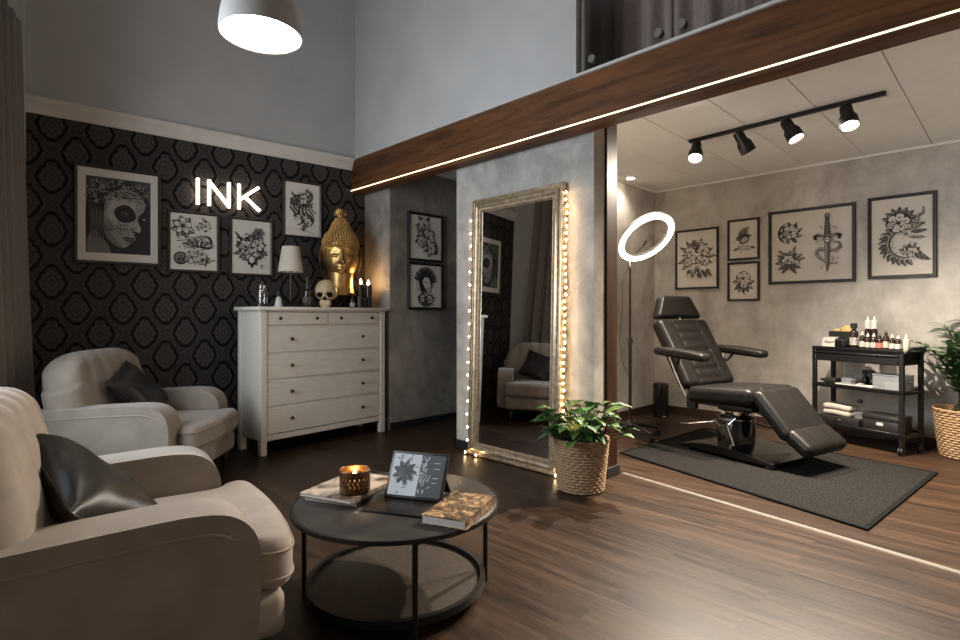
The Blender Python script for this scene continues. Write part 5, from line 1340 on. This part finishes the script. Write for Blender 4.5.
# lower shelf
Z3 = .1705
t = thing('storage_tray', 'flat black tray with towels at the left of the bottom shelf', 'tray', on_tr(.56, -.14, Z3), TA)
g = G(); g.bx(-.19, .19, -.12, .12, 0, .075, .006, 2); part('body', g, M['blackplastic'], t)
g = G(); g.bx(-.03, .03, .12, .124, .035, .05, .002, 1); part('handle', g, M['chrome'], t)
for k, txt in ((0, 'folded white towel at the bottom of the pair'), (1, 'folded white towel on top of the pair')):
    g = G(); g.rbox((0, 0, .026), (.125, .085, .025), .022, 8, 4, lambda x, y, z: (0, 0, .004*math.sin(20*x+11*y)))
    solo('folded_towel', g, M['towel'], txt, 'towel', on_tr(.60, -.14, Z3+.0755+k*.053), TA+2*k, 'folded towels on the trolley', angle=80)
t = thing('glass_bottle', 'clear stoppered glass bottle beside the folded towels', 'bottle', on_tr(.415, -.12, Z3+.0755), 0)
g = G(); g.lathe([(0, 0), (.046, 0), (.048, .006), (.048, .085), (.042, .105), (.018, .118), (.017, .135), (.021, .138)], 26); b = part('body', g, M['clear'], t)
g = G(); g.lathe([(0, .003), (.044, .003), (.044, .055), (0, .055)], 24); part('liquid', g, M['tub'], b)
g = G(); g.lathe([(0, .138), (.016, .138), (.024, .150), (.020, .17), (0, .175)], 18); part('stopper', g, M['gloss_black'], t)
t = thing('storage_case', 'black lidded case with white label at the right of the bottom shelf', 'case', on_tr(.20, -.14, Z3), TA)
g = G(); g.bx(-.145, .145, -.105, .105, 0, .10, .006, 2); part('body', g, M['blackplastic'], t)
g = G(); g.bx(-.15, .15, -.11, .11, .101, .145, .010, 2); part('lid', g, M['blackplastic'], t)
g = G(); g.bx(-.028, .028, .105, .107, .055, .082); part('label', g, M['label'], t, smooth=False)

# ceiling lights in the treatment area
T0, T1 = Vector((4.78, 2.13, HC)), Vector((4.70, .69, HC))
tk = thing('track_light', 'black ceiling track with four spotlights', 'track light', tuple(T0))
g = G(); d = (T1-T0); dn = d.normalized(); q = Matrix.Rotation(math.atan2(d.y, d.x), 4, 'Z'); g.bx(0, d.length, -.018, .018, -.030, -.0005, .003, 1, 0, q); part('rail', g, M['blackmetal'], tk)
SP = []
for k, (f, aim, on) in enumerate(((.045, (5.0, 3.1, .9), 1), (.305, (6.3, 1.5, .9), 0), (.56, (4.6, 1.2, .1), 1), (.835, (4.55, .8, .1), 1))):
    p = T0 + d*f - T0; top = p + Vector((0, 0, -.030)); piv = p + Vector((0, 0, -.075))
    av = (Vector(aim) - (T0+piv)).normalized()
    if k == 1: av = (cam_right*.55 + cam_f*.1 - up*.8).normalized()
    if k == 0: av = (-cam_right*.25 - cam_f*.45 - up*.8).normalized()
    if k == 2: av = (cam_right*.25 - cam_f*.40 - up*.85).normalized()
    if k == 3: av = (-cam_right*.10 - cam_f*.40 - up*.85).normalized()
    m = Matrix.Translation(piv) @ av.to_track_quat('Z', 'X').to_matrix().to_4x4() @ Matrix.Scale(1.3, 4)
    g = G(); g.lathe([(0, -.03), (.028, -.03), (.032, -.02), (.033, .03), (.046, .055), (.048, .115), (.043, .115), (.040, .098), (0, .095)], 24, 0, m); h_ = part('spotlight', g, M['blackmetal'], tk)
    g = G(); g.cyl(top, piv, .012, n=10); g.box(tuple(top-Vector((0, 0, .006))), (.05, .03, .014), .003, 1); part('yoke', g, M['blackmetal'], h_)
    g = G(); g.lathe([(0, .099), (.039, .099), (.039, .101), (0, .1015)], 24, 0, m); part('lens', g, M['spotglow'] if on else M['gloss_black'], h_, None if on else 'unlit dark lens')
    SP.append((T0+piv+av*.15, av, on))
dl = thing('downlight', 'small round recessed downlight above the ring light', 'ceiling light', (5.62, 3.19, HC))
g = G(); g.lathe([(.045, -.0005), (.062, -.0005), (.060, -.008), (.045, -.010), (.045, -.0005)], 32); part('trim_ring', g, M['white_plastic'], dl)
g = G(); g.lathe([(0, -.0015), (.045, -.0015), (.044, -.006), (0, -.007)], 32); part('lens', g, M['downglow'], dl)
# pendant
PC = (1.065, 2.49, 2.485)
pd = thing('pendant_lamp', 'white dome pendant lamp hanging above the armchairs', 'lamp', PC)
out = [(.181, 0), (.180, .03), (.172, .09), (.155, .15), (.125, .20), (.085, .235), (.045, .25), (.03, .27), (.03, .31), (0, .315)]
g = G(); g.lathe(out, 56); g.lathe([(.181, 0), (.176, .001), (.168, .08), (.150, .14)], 56); part('lamp_shade', g, M['shade_white'], pd, angle=60)
g = G(); g.lathe([(0, .006), (.174, .006), (.174, .010), (0, .012)], 56); part('diffuser', g, M['pendant'], pd)
g = G(); g.cyl((0, 0, .31), (0, 0, HM-PC[2]-.03), .004, n=8); part('cord', g, M['white_plastic'], pd)
g = G(); g.lathe([(0, -.035), (.05, -.03), (.06, -.001), (0, -.001)], 28, 0, Matrix.Translation((0, 0, HM-PC[2]))); part('ceiling_rose', g, M['white_plastic'], pd)

# ------------------------------------------------------------------ lamps' light, daylight, camera
def light(name, kind, loc, energy, col, size=.1, direc=None, **k):
    l = bpy.data.lights.new(name, kind); l.energy = energy; l.color = col
    if kind == 'AREA': l.shape = 'RECTANGLE'; l.size = size if not isinstance(size, tuple) else size[0]; l.size_y = size if not isinstance(size, tuple) else size[1]
    else: l.shadow_soft_size = size
    for a, b in k.items(): setattr(l, a, b)
    o = bpy.data.objects.new(name, l); C.objects.link(o); o.location = loc
    if direc is not None: o.rotation_euler = Vector(direc).to_track_quat('-Z', 'Y').to_euler()
    return o
WARM = (1, .87, .72)
for i, (p, av, on) in enumerate(SP):
    if on: light('spotlight_beam', 'SPOT', p, 345, WARM, .03, av, spot_size=R(150), spot_blend=1)
light('downlight_beam', 'SPOT', (5.62, 3.19, HC-.02), 14, WARM, .04, (0, 0, -1), spot_size=R(130), spot_blend=.9)
# daylight through the window
a = R(LR); wn = Vector((math.sin(a), -math.cos(a), 0))
wc = Vector(lw((W0+W1)/2, (WZ0+WZ1)/2, -.22))
inw = Vector(lw(1, 0, 1)) - Vector(lw(1, 0, 0))
light('window_daylight', 'AREA', wc, 100, (.80, .90, 1), (W1-W0, WZ1-WZ0), inw)
w = bpy.data.worlds.new('evening_sky'); bpy.context.scene.world = w; w.use_nodes = True
bg = w.node_tree.nodes['Background']; bg.inputs[0].default_value = (.35, .45, .62, 1); bg.inputs[1].default_value = .06
cam = bpy.data.cameras.new('camera'); co = bpy.data.objects.new('camera', cam); C.objects.link(co)
co.location = (0, 0, 1.2); co.rotation_euler = (R(90), 0, R(-45))
cam.lens = 36*546/960; cam.sensor_width = 36; cam.shift_y = -5/960; cam.clip_start = .05
sc_ = bpy.context.scene; sc_.camera = co
vs = sc_.view_settings; sc_.display_settings.display_device = 'sRGB'
vs.view_transform = 'Standard'; vs.look = 'None'; vs.gamma = 1; vs.use_curve_mapping = False; vs.exposure = 1.0
sc_.cycles.use_denoising = True; sc_.cycles.max_bounces = 8; sc_.cycles.diffuse_bounces = 5; sc_.cycles.sample_clamp_indirect = 6
